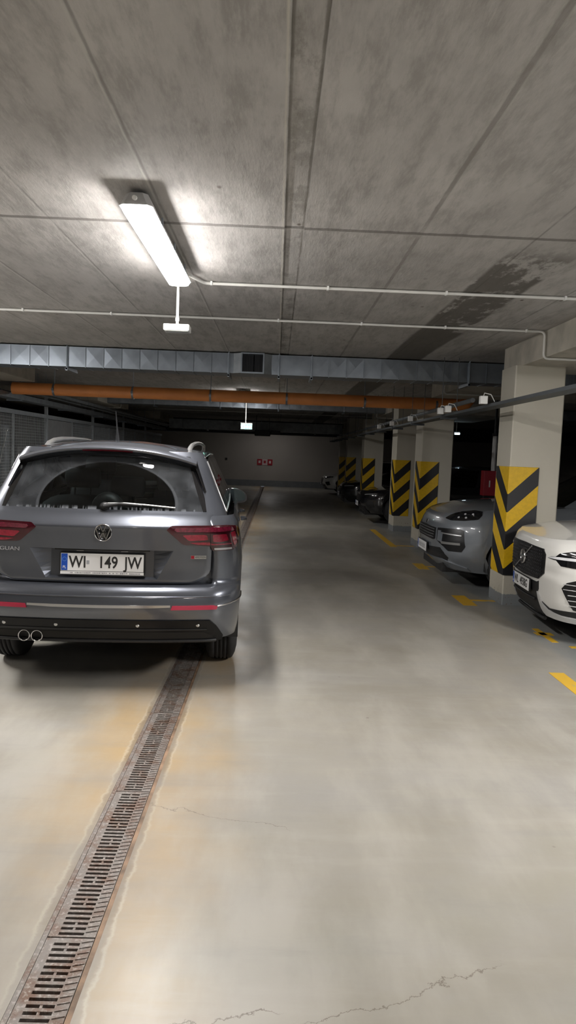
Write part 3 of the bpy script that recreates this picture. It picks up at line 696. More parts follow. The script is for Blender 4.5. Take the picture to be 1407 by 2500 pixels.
def ring(m, B, C, V, zb, zt, adj=None, skip=None, mi=None):
    """closed shell around the car; V = heights 0..1; returns the top outline (right half)"""
    n = len(C); idx = {}
    verts = []; top = []
    for sgn in (1, -1):
        for i, c in enumerate(C):
            if sgn < 0 and i in (0, n - 1): continue
            y = B.pt(c, .6 if zt(1) < 1.3 and zb(0) < 1 else zb(0))[1]; a, b_ = zb(y), zt(y)
            for j, v in enumerate(V):
                z = a + (b_ - a) * v; x, yy = B.pt(c, z)
                if adj: x, yy, z = adj(x, yy, z, c)
                idx[(sgn, i, j)] = len(verts); verts.append((sgn * x, yy, z))
                if sgn > 0 and j == len(V) - 1: top.append((x, yy, z))
    g = lambda s, i, j: idx[(1 if i in (0, n - 1) else s, i, j)]
    groups = {}
    for s in (1, -1):
        for i in range(n - 1):
            for j in range(len(V) - 1):
                q = (g(s, i, j), g(s, i + 1, j), g(s, i + 1, j + 1), g(s, i, j + 1))
                k = mi(C[i], C[i + 1], V[j], V[j + 1], s) if mi else 0
                groups.setdefault(k, []).append(q if s > 0 else q[::-1])
    if isinstance(m, dict):
        for k, F in groups.items():
            if k in m: m[k].add(verts, F, 0, True)
    else: m.add(verts, groups.get(0, []), 0, True)
    return top
def cap(m, top, crown, ramp=.3, nk=10, ylim=None, flip=False):
    P = [p for p in top if ylim is None or p[1] <= ylim]; y0 = min(p[1] for p in P); y1 = max(p[1] for p in P)
    rows = []
    for (x, y, z) in P:
        r = min(1, max(0, (y - y0)) / ramp); r = r * r * (3 - 2 * r)
        r1 = 1 if ylim is not None else min(1, max(0, (y1 - y)) / ramp)
        row = []
        for k in range(-nk, nk + 1):
            t = k / nk; row.append((x * t, y, z + crown * r * r1 * (1 - abs(t) ** 2.4)))
        rows.append(row)
    V = [p for r in rows for p in r]; w = 2 * nk + 1; F = []
    for i in range(len(rows) - 1):
        for k in range(w - 1):
            q = (i * w + k, i * w + k + 1, (i + 1) * w + k + 1, (i + 1) * w + k); F.append(q[::-1] if flip else q)
    m.add(V, F, 0, True)
def clip(poly, ax, val, keep_gt):
    out = []
    for i in range(len(poly)):
        a, b_ = poly[i], poly[(i + 1) % len(poly)]; ia = (a[ax] >= val) == keep_gt; ib = (b_[ax] >= val) == keep_gt
        if ia: out.append(a)
        if ia != ib:
            t = (val - a[ax]) / (b_[ax] - a[ax]); out.append((lerp(a[0], b_[0], t), lerp(a[1], b_[1], t)))
    return out
def smooth_poly(poly, r=.25):
    out = []
    n = len(poly)
    for i in range(n):
        p0, p, p1 = poly[i - 1], poly[i], poly[(i + 1) % n]
        a = (lerp(p[0], p0[0], r), lerp(p[1], p0[1], r)); c = (lerp(p[0], p1[0], r), lerp(p[1], p1[1], r))
        for t in (0, .33, .67, 1):
            out.append(((1 - t) ** 2 * a[0] + 2 * t * (1 - t) * p[0] + t * t * c[0], (1 - t) ** 2 * a[1] + 2 * t * (1 - t) * p[1] + t * t * c[1]))
    return out
def patch(B, poly, name, mt, parent, off=.006, th=.012, byx=False, step=.03, rnd=0, mirror=False, both=False, edge=True):
    """lay a polygon given in (arc length, height) on the body skin"""
    if mirror: poly = [(-a, z) for a, z in poly][::-1]
    if rnd: poly = smooth_poly(poly, rnd)
    if sum(poly[i - 1][0] * poly[i][1] - poly[i][0] * poly[i - 1][1] for i in range(len(poly))) < 0: poly = poly[::-1]
    def P(a, z, o):
        s_ = B.s_at_x(a, z) if byx else a
        p = B.at_s(s_, z); n = B.nrm(s_, z); return tuple(p[i] + n[i] * o for i in range(3))
    m = MB(); xs = [p[0] for p in poly]; zs = [p[1] for p in poly]
    nx = max(1, math.ceil((max(xs) - min(xs)) / step)); nz = max(1, math.ceil((max(zs) - min(zs)) / step))
    vid = {}; V = []; F = []
    for i in range(nx):
        a = min(xs) + (max(xs) - min(xs)) * i / nx; c = min(xs) + (max(xs) - min(xs)) * (i + 1) / nx
        q = clip(clip(poly, 0, a, True), 0, c, False)
        if len(q) < 3: continue
        for j in range(nz):
            u = min(zs) + (max(zs) - min(zs)) * j / nz; w_ = min(zs) + (max(zs) - min(zs)) * (j + 1) / nz
            r = clip(clip(q, 1, u, True), 1, w_, False); ids = []
            for p in r:
                k = (round(p[0], 5), round(p[1], 5))
                if k not in vid: vid[k] = len(V); V.append(P(p[0], p[1], off))
                if not ids or ids[-1] != vid[k]: ids.append(vid[k])
            if len(ids) > 2 and ids[0] == ids[-1]: ids.pop()
            if len(set(ids)) > 2: F.append(tuple(dict.fromkeys(ids)))
    m.add(V, F, 0, True)
    if edge:
        E_ = []
        for i in range(len(poly)):
            a, c = poly[i - 1], poly[i]; k = max(1, int(math.hypot(c[0] - a[0], c[1] - a[1]) / step))
            E_ += [(lerp(a[0], c[0], t / k), lerp(a[1], c[1], t / k)) for t in range(k)]
        n = len(E_); VV = [P(a, z, off) for a, z in E_] + [P(a, z, off - th) for a, z in E_]
        m.add(VV, [(i, n + i, n + (i + 1) % n, (i + 1) % n) for i in range(n)], 0, False)
    o = m.build(name, mt, parent)
    if both: patch(B, poly if not mirror else [(-a, z) for a, z in poly], name, mt, parent, off, th, byx, step, 0, True, False, edge)
    return o
def strip_line(B, pts, name, mt, parent, r=.006, off=.004, byx=False):
    """a thin moulding laid along the skin"""
    Q = []
    for (a, z), (c, w_) in zip(pts, pts[1:]):
        k = max(1, int(abs(c - a) / .04)); Q += [(lerp(a, c, t / k), lerp(z, w_, t / k)) for t in range(k)]
    Q.append(pts[-1]); L_ = []
    for a, z in Q:
        s_ = B.s_at_x(a, z) if byx else a; p = B.at_s(s_, z); n = B.nrm(s_, z); L_.append(tuple(p[i] + n[i] * off for i in range(3)))
    return MB().tube(L_, r, 8).build(name, mt, parent)
def wheel(parent, x, y, r=.355, w=.235, tread=True, rim_mat=None):
    """x = outer face of the tyre"""
    s = 1 if x > 0 else -1; ir = r * .66; P = [(0, ir), (0, ir + .02), (.012, r - .05), (.03, r - .014), (.045, r - .003)]
    if tread:
        for k in range(4):
            a = .045 + (w - .09) * (k + .75) / 5; P += [(a, r), (a + .0005, r - .009), (a + .010, r - .009), (a + .0105, r)]
    P += [(w - .045, r - .003), (w - .03, r - .014), (w - .012, r - .05), (w, ir + .02), (w, ir)]
    P = [(s * (-t), q) for t, q in P]
    t = MB().lathe(P, (x, y, r), 0, 56); o = t.build('wheel', rubber, parent)
    m = MB().lathe([(-s * .004, ir), (-s * .02, ir - .012), (-s * .10, ir - .02), (-s * .10, .04)], (x, y, r), 0, 40)
    for k in range(10):
        a = 2 * math.pi * k / 10 + (.12 if k % 2 else -.12); ca, sa = math.cos(a), math.sin(a)
        m.bar((x - s * .035, y + ca * .05, r + sa * .05), (x - s * .012, y + ca * (ir - .015), r + sa * (ir - .015)), .022, .026)
    m.lathe([(-s * .02, .0), (-s * .02, .03), (-s * .05, .065), (-s * .08, .07)], (x, y, r), 0, 20)
    m.build('rim', rim_mat or satin, o)
    return o
def arch_liner(parent, B, y, r, zc):
    for s in (-1, 1):
        m = MB(); a0 = -.25; n = 16; V = []
        for xx in (.96, .55):
            for k in range(n + 1):
                a = a0 + (math.pi - 2 * a0) * k / n; xo = min(xx, tab(B.W, .6) - .015); V.append((s * xo, y + (r + .004) * math.cos(a), zc + (r + .004) * math.sin(a)))
        m.add(V, [(k, k + 1, n + 2 + k, n + 1 + k) for k in range(n)], 0, True)
        m.add(V[n + 1:], [tuple(range(n + 1))])
        m.build('wheel_arch_liner', black_plastic, parent)
def underbody(parent, B, z0=.22, z1=.42, ya=.25, name='underbody', xw=.56):
    return MB().box(-xw, xw, ya, B.L - .25, z0, z1).build(name, black_plastic, parent)
def number_plate(parent, loc, rot, txt, extra=None, w=.52, h=.114):
    """plate with a holder; the local frame of the plate looks along -y"""
    M_ = Matrix.Translation(loc) @ Matrix.Rotation(rot[2], 4, 'Z') @ Matrix.Rotation(rot[0], 4, 'X')
    def put(o): o.matrix_local = M_; return o
    hz = .02 if extra else .006
    hold = put(MB().box(-w / 2 - .008, w / 2 + .008, -.004, .012, -h / 2 - hz, h / 2 + .006).build('plate_holder', black_plastic, parent, bevel=.003))
    p = put(MB().box(-w / 2, w / 2, -.0075, -.0045, -h / 2, h / 2).build('number_plate', plate_white, parent, bevel=.001))
    def txt_(name, s, size, m, x, z, sx=1, off=0):
        o = lettering(name, s, size, m, p, (x, -.0082, z), (math.pi / 2, 0, 0), sx=sx, off=off); return o
    k = w / .52
    MB().box(-w / 2 + .003, -w / 2 + .042 * k, -.0085, -.0076, -h / 2 + .003, h / 2 - .003).build('country_band', plate_blue, p)
    txt_('country_letters', 'PL', .026 * k, plate_white, -w / 2 + .023 * k, -h / 2 + .022, .85).location.y = -.0092
    ring_ = MB()
    for q in range(12):
        a = 2 * math.pi * q / 12; cx_, cz_ = -w / 2 + .0225 * k + .0125 * k * math.cos(a), h * .16 + .0125 * k * math.sin(a)
        ring_.box(cx_ - .0014, cx_ + .0014, -.0092, -.0086, cz_ - .0014, cz_ + .0014)
    ring_.build('star_ring', mat('star_pale_blue', (.25, .5, .8), .5), p)
    if txt:
        for s, x in txt: txt_('plate_lettering', s, .105, ink, x, -.002, .80, .0016)
    else:                                                        # unreadable dark marks at this distance
        g = MB()
        for q in range(6):
            x = -w / 2 + .085 + q * .068; g.box(x - .017, x + .017, -.0086, -.0077, -.028, -.018).box(x - .017, x - .008, -.0086, -.0077, -.018, .02).box(x + .004, x + .013, -.0086, -.0077, -.010, .032)
        g.build('plate_lettering', ink, p)
    return p
def plate_strip(p):
    MB().box(-.262, .262, -.0085, -.0046, -.0770, -.0590).build('holder_strip', plate_white, p)
    g = MB(); x = -.20
    rnd = random.Random(3)
    while x < .25:
        w_ = rnd.uniform(.003, .009); g.box(x, x + w_, -.0091, -.0086, -.0715 if rnd.random() > .3 else -.0700, -.0645); x += w_ + (.0035 if rnd.random() > .18 else .014)
    g.build('dealer_print', mat('faint_print', (.22, .22, .24), .5), p)
GL = {'g': 1}
def greenhouse(parent, B, C, z0, z1, pillars, paint, crown=.07, rear=True, glass_z=(.12, .93), front_c=(3.1, 5), endglass=None, roof_name='roof', split_rear=True, gm=None, gend0=None, gend1=None):
    """cabin: painted pillars and roof, glazed faces split by window"""
    V = [0, glass_z[0], .3, .5, .7, .85, glass_z[1], 1]
    def mi(c0, c1, v0, v1, s):
        c = (c0 + c1) / 2
        if not (glass_z[0] - .01 <= v0 and v1 <= glass_z[1] + .01): return 0
        if c < .97: return 'end0'
        if 1.05 < c < 1.75 and gend0 == 'wide': return 'end0'
        if 2 <= c <= 3:
            for a, b_ in pillars:
                if a <= c - 2 <= b_: return 0
            return 'side%d' % s
        if c > 4.03: return 'end1'
        return 0
    g = {0: MB(), 'end0': MB(), 'end1': MB(), 'side1': MB(), 'side-1': MB()}
    zz = lambda y: z0; zt = lambda y: z1
    top = ring(g, B, C, V, zz, zt, mi=mi)
    g[0].build('cabin_frame', paint, parent, norm=False)
    names = endglass or ('rear_window', 'windscreen')
    g['end0'].build(names[0], gend0 if gend0 and gend0 != 'wide' else rear_glass, parent); g['end1'].build(names[1], gend1 or screen_glass, parent)
    for k in ('side1', 'side-1'): g[k].build('side_window', gm or car_glass, parent)
    m = MB(); cap(m, top, crown, .5, 10); m.build(roof_name, paint, parent)
    return top
def headrest_seat(parent, x, y, z, w=.50, h=.62, tilt=.16, name='seat'):
    m = MB()
    prof = [(0, 0), (.10, .02), (.13, .3), (.11, h), (.03, h + .02), (-.02, h - .06), (-.04, .3)]
    def sec(u, j, k):
        t = 1 - .12 * abs(2 * u - 1) ** 4; a = prof[j]; return (x + w * (u - .5), y + a[0] * t + a[1] * tilt, z + a[1] * t)
    n = 10; V = [sec(i / n, j, 0) for j in range(len(prof)) for i in range(n + 1)]; np_ = len(prof)
    F = [(j * (n + 1) + i, j * (n + 1) + i + 1, ((j + 1) % np_) * (n + 1) + i + 1, ((j + 1) % np_) * (n + 1) + i) for j in range(np_) for i in range(n)]
    m.add(V, F, 0, True)
    for e in (0, n): m.add([V[j * (n + 1) + e] for j in range(np_)], [tuple(range(np_))])
    yy = y + h * tilt; m.cyl((x - .06, yy + .03, z + h - .03), (x - .06, yy + .05, z + h + .10), .007, 8).cyl((x + .06, yy + .03, z + h - .03), (x + .06, yy + .05, z + h + .10), .007, 8)
    m.tube([(x - .13, yy + .06, z + h + .15), (x - .115, yy + .06, z + h + .15), (x + .115, yy + .06, z + h + .15), (x + .13, yy + .06, z + h + .15)], [.05, .08, .08, .05], 14)
    m.box(x - w / 2 + .03, x + w / 2 - .03, y - .05 + 0, y + .5, z - .1, z + .02)
    return m.build(name, seat_cloth, parent)
# ---------------- the grey suv seen from behind
def main_car():
    B, G = MAIN, MAIN_TOP
    t = thing('suv', 'grey metallic SUV on the left, seen from behind, tail lamps and number plate showing', 'car', (MAIN_POSE[0], MAIN_POSE[1], .003), MAIN_POSE[2])
    wh = (.92, 3.60); r = .385; zc = .35
    Cc = cols(wh, r, B, n=(20, 14, 8, 8))
    base = arch_z(.24, wh, r, zc)
    zb = lambda y: lerp(.335, base(y), min(1, max(0, (y - .30) / .18)))
    zl = [.335, .36, .40, .43, .46, .49, .52, .545, .57, .60, .63, .655, .672, .690, .697, .705, .74, .80, .86, .93, .99, 1.05, 1.068, 1.08, 1.10, 1.125, 1.15]
    V = [(z - .335) / .815 for z in zl]
    def adj(x, y, z, c):
        if c <= 1.0 and .70 < z and x < .70: return x, y + .055, z      # seat of the tailgate
        return x, y, z
    m = MB(); top = ring(m, B, Cc, V, zb, lambda y: 1.15, adj)
    m.build('body_shell', paint_grey, t)
    m = MB(); cap(m, [p for p in top if p[1] > 3.2], .05, .2, 8); m.build('bonnet', paint_grey, t)
    # ---- tailgate with the number plate recess
    zs = [.708, .714, .722, .735, .75, .775, .80, .83, .86, .89, .925, .945, .97, 1.0, 1.03, 1.05, 1.062, 1.072, 1.082, 1.10, 1.12, 1.14, 1.158]
    zlo, zhi = .735, .925
    def X(z):
        if z < .80: u = (.80 - z) / .092; return .690 - .11 * u * u - .01 * u
        return .690 + .006 * math.sin((z - .8) * 5)
    def Lx(z): return lerp(.350, .452, min(1, max(0, (z - zlo) / (zhi - zlo))))
    us = [-1 + i / 10 for i in range(11)]
    def row(z):
        L = [(-lerp(X(z), Lx(z), i / 12)) for i in range(13)] + [lerp(-Lx(z), Lx(z), i / 24) for i in range(1, 25)] + [lerp(Lx(z), X(z), i / 12) for i in range(1, 13)]
        return L
    m = MB(); V_ = []; W_ = len(row(.8))
    def tp(x, z):
        x0, y0, z0 = B.at_x(x, z); e = max(0, min(1, (abs(x) - (X(z) - .018)) / .018)); ez = max(0, (.722 - z) / .014)
        return (x0, y0 - .004 + .012 * e ** 2 + .010 * min(1, ez) ** 2, z0)
    for z in zs:
        for x in row(z): V_.append(tp(x, z))
    F = []
    for j in range(len(zs) - 1):
        for i in range(W_ - 1):
            if 12 <= i < 36 and zs[j] >= zlo - 1e-6 and zs[j + 1] <= zhi + 1e-6: continue
            a = j * W_ + i; F.append((a, a + 1, a + W_ + 1, a + W_))
    m.add(V_, F, 0, True)
    # rim of the tailgate turned inwards
    out = [tp(row(z)[0], z) for z in zs[::-1]] + [tp(x, zs[0]) for x in row(zs[0])[1:-1]] + [tp(row(z)[-1], z) for z in zs]
    n = len(out); m.add(out + [(x, y + .05, z) for x, y, z in out], [(i, i + 1, n + i + 1, n + i) for i in range(n - 1)], 0, False)
    tg = m.build('tailgate', paint_grey, t)
    # recess: floor, slanted cheeks, lower ledge, overhang blackened where its shadow falls
    m = MB(); fx = .325; zr = [z for z in zs if zlo - 1e-6 <= z <= zhi + 1e-6]
    def rp(x, z): return (x, B.at_x(x, z)[1] + .040, z)
    fz0, fz1 = zlo + .012, zhi
    nx = 12
    def fl(i, z): x = lerp(-fx, fx, i / nx); return (x, B.at_x(x, .83)[1] + .036, z)
    m.add([fl(i, fz0) for i in range(nx + 1)] + [fl(i, fz1) for i in range(nx + 1)], [(i, i + 1, nx + 2 + i, nx + 1 + i) for i in range(nx)], 0, True)
    low = [tp(lerp(-Lx(zlo), Lx(zlo), i / nx), zlo) for i in range(nx + 1)]
    m.add(low + [fl(i, fz0) for i in range(nx + 1)], [(i, i + 1, nx + 2 + i, nx + 1 + i) for i in range(nx)], 0, True)
    for s in (-1, 1):
        E1_ = [tp(s * Lx(z), z) for z in zr]; k = len(zr)
        E2_ = [(s * fx, fl(0, 0)[1], max(z, fz0)) for z in zr]
        m.add(E1_ + E2_, [(i, i + 1, k + i + 1, k + i) if s < 0 else (i + 1, i, k + i, k + i + 1) for i in range(k - 1)], 0, False)
    m.build('plate_recess', paint_grey, tg)
    m = MB(); up = [tp(lerp(-Lx(zhi), Lx(zhi), i / nx), zhi) for i in range(nx + 1)]
    m.add(up + [(lerp(-Lx(zhi), Lx(zhi), i / nx), fl(i, 0)[1] + .002, zhi) for i in range(nx + 1)], [(i, i + 1, nx + 2 + i, nx + 1 + i) for i in range(nx)])
    m.box(-.30, .30, .115, .135, zhi - .012, zhi - .001).build('shaded_handle_overhang', black_plastic, tg)
    for x in (-.14, .14): MB().box(x - .022, x + .022, .108, .124, zhi - .018, zhi - .0125).build('plate_lamp', clear_lens, tg)
    p = number_plate(t, (.004, .098, .838), (R(-2), 0, 0), [('WI', -.155), ('149', .035), ('JW', .193)], extra=True, h=.112)
    MB().box(-.100, -.082, -.0086, -.0077, -.012, .012).build('hologram', mat('grey_hologram', (.35, .36, .38), .4), p)
    plate_strip(p)
    # ---- emblem: ring with V over W
    yb = B.at_x(0, 1.035)[1]
    e = MB(); cz = 1.036; er = .0555
    e.lathe([(0, er - .006), (-.009, er - .006), (-.012, er - .003), (-.009, er), (0, er)], (.012, yb - .006, cz), 1, 40)
    V2 = lambda pts: [e.bar((.012 + a[0] * er, yb - .013, cz + a[1] * er), (.012 + b_[0] * er, yb - .013, cz + b_[1] * er), .007, .0068) for a, b_ in zip(pts, pts[1:])]
    V2([(-.36, .84), (-.02, .10)]); V2([(.36, .84), (.02, .10)]); V2([(-.05, .13), (.05, .13)])
    V2([(-.80, .46), (-.36, -.78)]); V2([(.80, .46), (.36, -.78)]); V2([(-.36, -.78), (-.06, -.10)]); V2([(.36, -.78), (.06, -.10)]); V2([(-.07, -.08), (.07, -.08)])
    e.build('emblem', chrome, t)
    MB().lathe([(-.004, .0), (-.004, er - .006), (0, er - .006)], (.012, yb - .004, cz), 1, 32).build('emblem_back', gloss_black, t)
    def on_gate(x, z): return B.at_x(x, z)[1] - .0065
    a_ = math.atan2(B.at_x(-.68, .9)[1] - B.at_x(-.52, .9)[1], -.16)
    lt = lettering('model_lettering', 'TIGUAN', .034, clear_lens, t, (-.598, on_gate(-.598, .91), .912), (math.pi / 2, 0, math.atan2(B.at_x(-.52, .91)[1] - B.at_x(-.68, .91)[1], .16)), ex=.0015, sx=1.35)
    b4 = MB().box(-.05, .05, -.003, 0, -.011, .011).build('drive_badge', satin, t, bevel=.001); b4.location = (.612, on_gate(.612, .885), .885)
    sl = math.atan2(B.at_x(.66, .885)[1] - B.at_x(.56, .885)[1], .10); b4.rotation_euler = (0, 0, sl)
    MB().box(-.049, -.028, -.004, -.0031, -.010, .010).build('red_field', red_paint, b4)
    lettering('badge_lettering', '4MOTION', .016, ink, b4, (.012, -.0036, 0), (math.pi / 2, 0, 0), sx=.95)
    # ---- tail lamps
    out_ = [(.405, 1.062), (.438, 1.083), (.60, 1.087), (.80, 1.090), (.93, 1.080), (.97, 1.05), (.93, 1.0), (.90, .945), (.86, .928), (.705, .926), (.690, .958), (.512, .966)]
    for mir in (False, True):
        o = patch(B, out_, 'tail_lamp', red_dark, t, off=.008, th=.02, rnd=.12, mirror=mir)
        patch(B, [(.455, 1.066), (.47, 1.074), (.70, 1.077), (.86, 1.078), (.88, 1.055), (.66, 1.052), (.47, 1.050)], 'upper_light_bar', mat('red_lens_upper', (.16, .008, .03), .2, coat=1, vary=.4, scale=70), o, off=.0105, th=.003, rnd=.15, mirror=mir)
        patch(B, [(.505, 1.030), (.64, 1.034), (.665, 1.030), (.672, 1.000), (.55, .992)], 'inner_light', red_lens, o, off=.0105, th=.003, rnd=.15, mirror=mir)
        patch(B, [(.70, 1.034), (.80, 1.036), (.815, .995), (.75, .985), (.705, .99)], 'middle_light', red_lens, o, off=.0105, th=.003, rnd=.15, mirror=mir)
        patch(B, [(.84, 1.045), (.885, 1.05), (.90, .975), (.875, .955), (.858, .985)], 'outer_light', red_lens, o, off=.0105, th=.003, rnd=.15, mirror=mir)
        patch(B, [(.55, .982), (.68, .985), (.70, .975), (.84, .975), (.845, .968), (.70, .966), (.60, .969)], 'lower_red_edge', red_lens, o, off=.0105, th=.003, rnd=.1, mirror=mir)
        patch(B, [(.712, .947), (.845, .947), (.848, .934), (.714, .934)], 'reversing_light', clear_lens, o, off=.011, th=.003, rnd=.1, mirror=mir)
        strip_line(B, [(.686, 1.09), (.686, 1.02), (.69, .96)] if not mir else [(-.686, 1.09), (-.686, 1.02), (-.69, .96)], 'lamp_joint', black_plastic, o, r=.0022, off=.0105)
    # ---- bumper dressing
    for s in (-1, 1):
        patch(B, [(.448, .555), (.458, .582), (.722, .584), (.748, .575), (.742, .556)], 'reflector', mat('bumper_reflector', (.42, .01, .05), .25, coat=1), t, off=.008, th=.012, mirror=s < 0)
        strip_line(B, [(s * a, z) for a, z in [(.745, .576), (.86, .588), (1.0, .602), (1.14, .612)]], 'chrome_moulding', chrome, t, r=.006, off=.003)
    patch(B, [(-.445, .572), (-.3, .567), (0, .565), (.3, .567), (.445, .572), (.445, .586), (.3, .585), (0, .584), (-.3, .585), (-.445, .586)], 'chrome_moulding', chrome, t, off=.007, th=.01)
    strip_line(B, [(-.86, .640), (-.6, .636), (0, .634), (.6, .636), (.86, .640)], 'bumper_crease', paint_grey, t, r=.005, off=-.0005)
    low_ = [(-.70, .482), (-.4, .484), (0, .485), (.4, .484), (.70, .482), (.745, .44), (.80, .36), (.79, .325), (-.79, .325), (-.80, .36), (-.745, .44)]
    v = patch(B, low_, 'rear_valance', valance_black, t, off=.008, th=.03, rnd=.05)
    patch(B, [(-.66, .400), (0, .404), (.66, .400), (.72, .365), (.68, .350), (0, .352), (-.68, .350), (-.72, .365)], 'valance_slot', deep, v, off=.0095, th=.002)
    strip_line(B, [(-.74, .335), (0, .338), (.74, .335)], 'diffuser_lip', black_plastic, v, r=.012, off=.012)
    strip_line(B, [(-.68, .420), (0, .424), (.68, .420)], 'valance_ridge', black_plastic, v, r=.006, off=.010)
    for x in (-.60, -.27, .24, .62):
        pz = B.at_x(x, .445); m = MB().lathe([(-.004, 0), (-.004, .010), (0, .012)], (pz[0], pz[1] - .009, .447), 1, 16); m.build('parking_sensor', satin, v)
    for x in (-.478, -.396):
        y = B.at_x(x, .365)[1]
        m = MB().lathe([(-.03, .031), (-.034, .0345), (-.03, .038), (.10, .036)], (x, y, .362), 1, 32)
        m.lathe([(-.03, .031), (.09, .029)], (x, y, .362), 1, 32); m.build('exhaust_tip', chrome, t)
        MB().lathe([(.05, 0), (.05, .03)], (x, y, .362), 1, 24).build('exhaust_bore', deep, t)
    underbody(t, B, .235, .40, .45)
    MB().tube([(-.75, .92, .33), (.75, .92, .33)], .045, 12).box(-.5, .5, .6, 1.2, .22, .30).build('rear_axle', black_plastic, t)
    # ---- cabin
    Cg = sorted(set([i / 14 for i in range(14)] + [1 + i / 10 for i in range(10)] + [2 + i / 40 for i in range(41)] + [3 + i / 8 for i in range(8)] + [4 + i / 8 for i in range(9)]))
    tt = greenhouse(t, G, Cg, 1.13, 1.56, [(0, .06), (.235, .27), (.60, .64), (.93, 1)], paint_grey, crown=.062, glass_z=(.105, .93))
    # dark edge band of the rear window, sits on the glass
    for s in (-1, 1):
        patch(G, [(.632, 1.175), (.60, 1.26), (.565, 1.36), (.530, 1.47), (.47, 1.495), (.545, 1.50), (.572, 1.45), (.60, 1.38), (.640, 1.26), (.655, 1.175)], 'window_edge', gloss_black, t, off=.003, th=.004, mirror=s < 0)
        strip_line(G, [(s * a, z) for a, z in [(.905, 1.165), (.86, 1.28), (.80, 1.40), (.74, 1.50)]], 'window_chrome', satin, t, r=.004, off=.002)
        # belt moulding along the side windows
        strip_line(G, [(s * .90, 1.165), (s * 2.0, 1.165), (s * 3.2, 1.165)], 'window_chrome', chrome, t, r=.005, off=.003)
        strip_line(G, [(s * .75, 1.528), (s * 1.6, 1.545), (s * 2.4, 1.54)], 'window_chrome', chrome, t, r=.004, off=.003)
    # ---- spoiler
    def sp(u, v):
        x = lerp(-.575, .575, u); c = -.070 * (abs(x) / .53) ** 2.3; k = abs(x) / .575; yb_ = .06 * k * k
        pr_ = [(.78, 1.628), (.45, 1.610), (.25, 1.580), (.222, 1.568), (.228, 1.556), (.285, 1.520), (.40, 1.535)]
        f = v * (len(pr_) - 1); i = min(len(pr_) - 2, int(f)); q = f - i
        y = lerp(pr_[i][0], pr_[i + 1][0], q) + yb_; z = lerp(pr_[i][1], pr_[i + 1][1], q) + c
        if pr_[i][1] > 1.6: z = min(z, 1.56 + .062 * (1 - (abs(x) / .62) ** 2.4) + .004 * (1 - q * 0))
        return x, y, z
    MB().grid(sp, 30, 18).build('roof_spoiler', paint_grey, t)
    MB().grid(lambda u, v: (sp(lerp(.0, 1.0, u), .55 + .42 * v)[0], sp(u, .70 + .28 * v)[1] - .004, sp(u, .70 + .28 * v)[2] - .002), 24, 5).build('spoiler_underside', gloss_black, t)
    MB().grid(lambda u, v: (lambda q: (q[0], q[1] - .003, q[2]))(sp(.36 + .28 * u, .665 + .10 * v)), 10, 3).build('high_brake_lamp', mat('brake_lamp', (.14, .01, .02), .2, coat=1), t)
    for s in (-1, 1):
        m = MB(); m.add([(s * .555, .30, 1.49), (s * .575, .38, 1.50), (s * .645, .28, 1.30), (s * .632, .255, 1.30)], [(0, 1, 2, 3)]); m.build('spoiler_fin', gloss_black, t)
    # ---- wiper
    y = G.at_x(0, 1.2)[1]
    m = MB().lathe([(-.03, 0), (-.028, .02), (-.01, .03), (.01, .03)], (.0, y + .0, 1.192), 1, 20)
    m.tube([(.0, y - .03, 1.195), (.10, y - .03, 1.215), (.24, y - .028, 1.208)], [.014, .010, .006], 8)
    m.build('wiper_arm', black_plastic, t)
    MB().tube([(x, G.at_x(x, z)[1] - .012, z) for x, z in [(.02, 1.214), (.13, 1.218), (.25, 1.211), (.36, 1.203), (.45, 1.196)]], .006, 6).build('wiper_blade', satin, t)
    # ---- roof rails, aerial
    for s in (-1, 1):
        P = [(s * .500, .66, 1.555), (s * .503, .76, 1.588), (s * .507, .92, 1.610), (s * .515, 1.2, 1.626), (s * .52, 1.6, 1.634), (s * .525, 2.2, 1.632), (s * .525, 2.62, 1.615), (s * .52, 2.74, 1.575)]
        MB().tube(P, [.018, .018, .017, .015, .014, .014, .016, .018], 12).build('roof_rail', satin, t)
    MB().tube([(-.03, .84, 1.61), (-.03, .80, 1.70), (-.032, .74, 1.83)], [.016, .006, .003], 8).build('aerial', black_plastic, t)
    # ---- mirrors
    for s in (-1, 1):
        def mp_(u, v):
            a = 2 * math.pi * u; cx_, cz_ = .868, 1.135
            w_ = .098 * (1 - .10 * math.sin(a)); x = cx_ + w_ * math.copysign(abs(math.cos(a)) ** .55, math.cos(a)); z = cz_ + (.078 - .018 * (math.cos(a) + 1) / 2) * math.copysign(abs(math.sin(a)) ** .55, math.sin(a)) - .018 * math.cos(a) * (math.sin(a) > 0)
            k = [1, 1.02, .98, .75, .3][min(4, int(v * 4 + .5))]; yy = [0, .02, .07, .12, .145][min(4, int(v * 4 + .5))]
            return s * (cx_ + (x - cx_) * k), 2.66 + yy, cz_ + (z - cz_) * k
        o = MB().grid(mp_, 32, 4).build('door_mirror', paint_grey, t)
        V_ = [mp_(i / 32, 0) for i in range(32)]; MB().add([(x * 1.0, 2.661, z) for x, _, z in V_], [tuple(range(32))]).build('mirror_rim', black_plastic, o)
        V_ = [(s * .868 + (x - s * .868) * .84, 2.657, 1.135 + (z - 1.135) * .82 + .004) for x, _, z in V_]
        MB().add(V_, [tuple(range(32))]).build('mirror_glass', mat('mirror_glass', (.10, .13, .14), .05, .8), o)
        MB().tube([(s * .76, 2.74, 1.09), (s * .82, 2.73, 1.095)], [.03, .02], 10).build('mirror_stalk', black_plastic, o)
    for s in (-1, 1):
        for y_, z_ in ((1.52, 1.01), (2.45, 1.00)):
            MB().tube([(s * .905, y_, z_), (s * .938, y_ + .04, z_), (s * .938, y_ + .17, z_ - .002), (s * .905, y_ + .21, z_ - .002)], .012, 8).build('door_handle', paint_grey, t)
    # ---- wheels
    for y_ in wh:
        arch_liner(t, B, y_, r, zc)
        for s in (-1, 1): wheel(t, s * .885, y_)
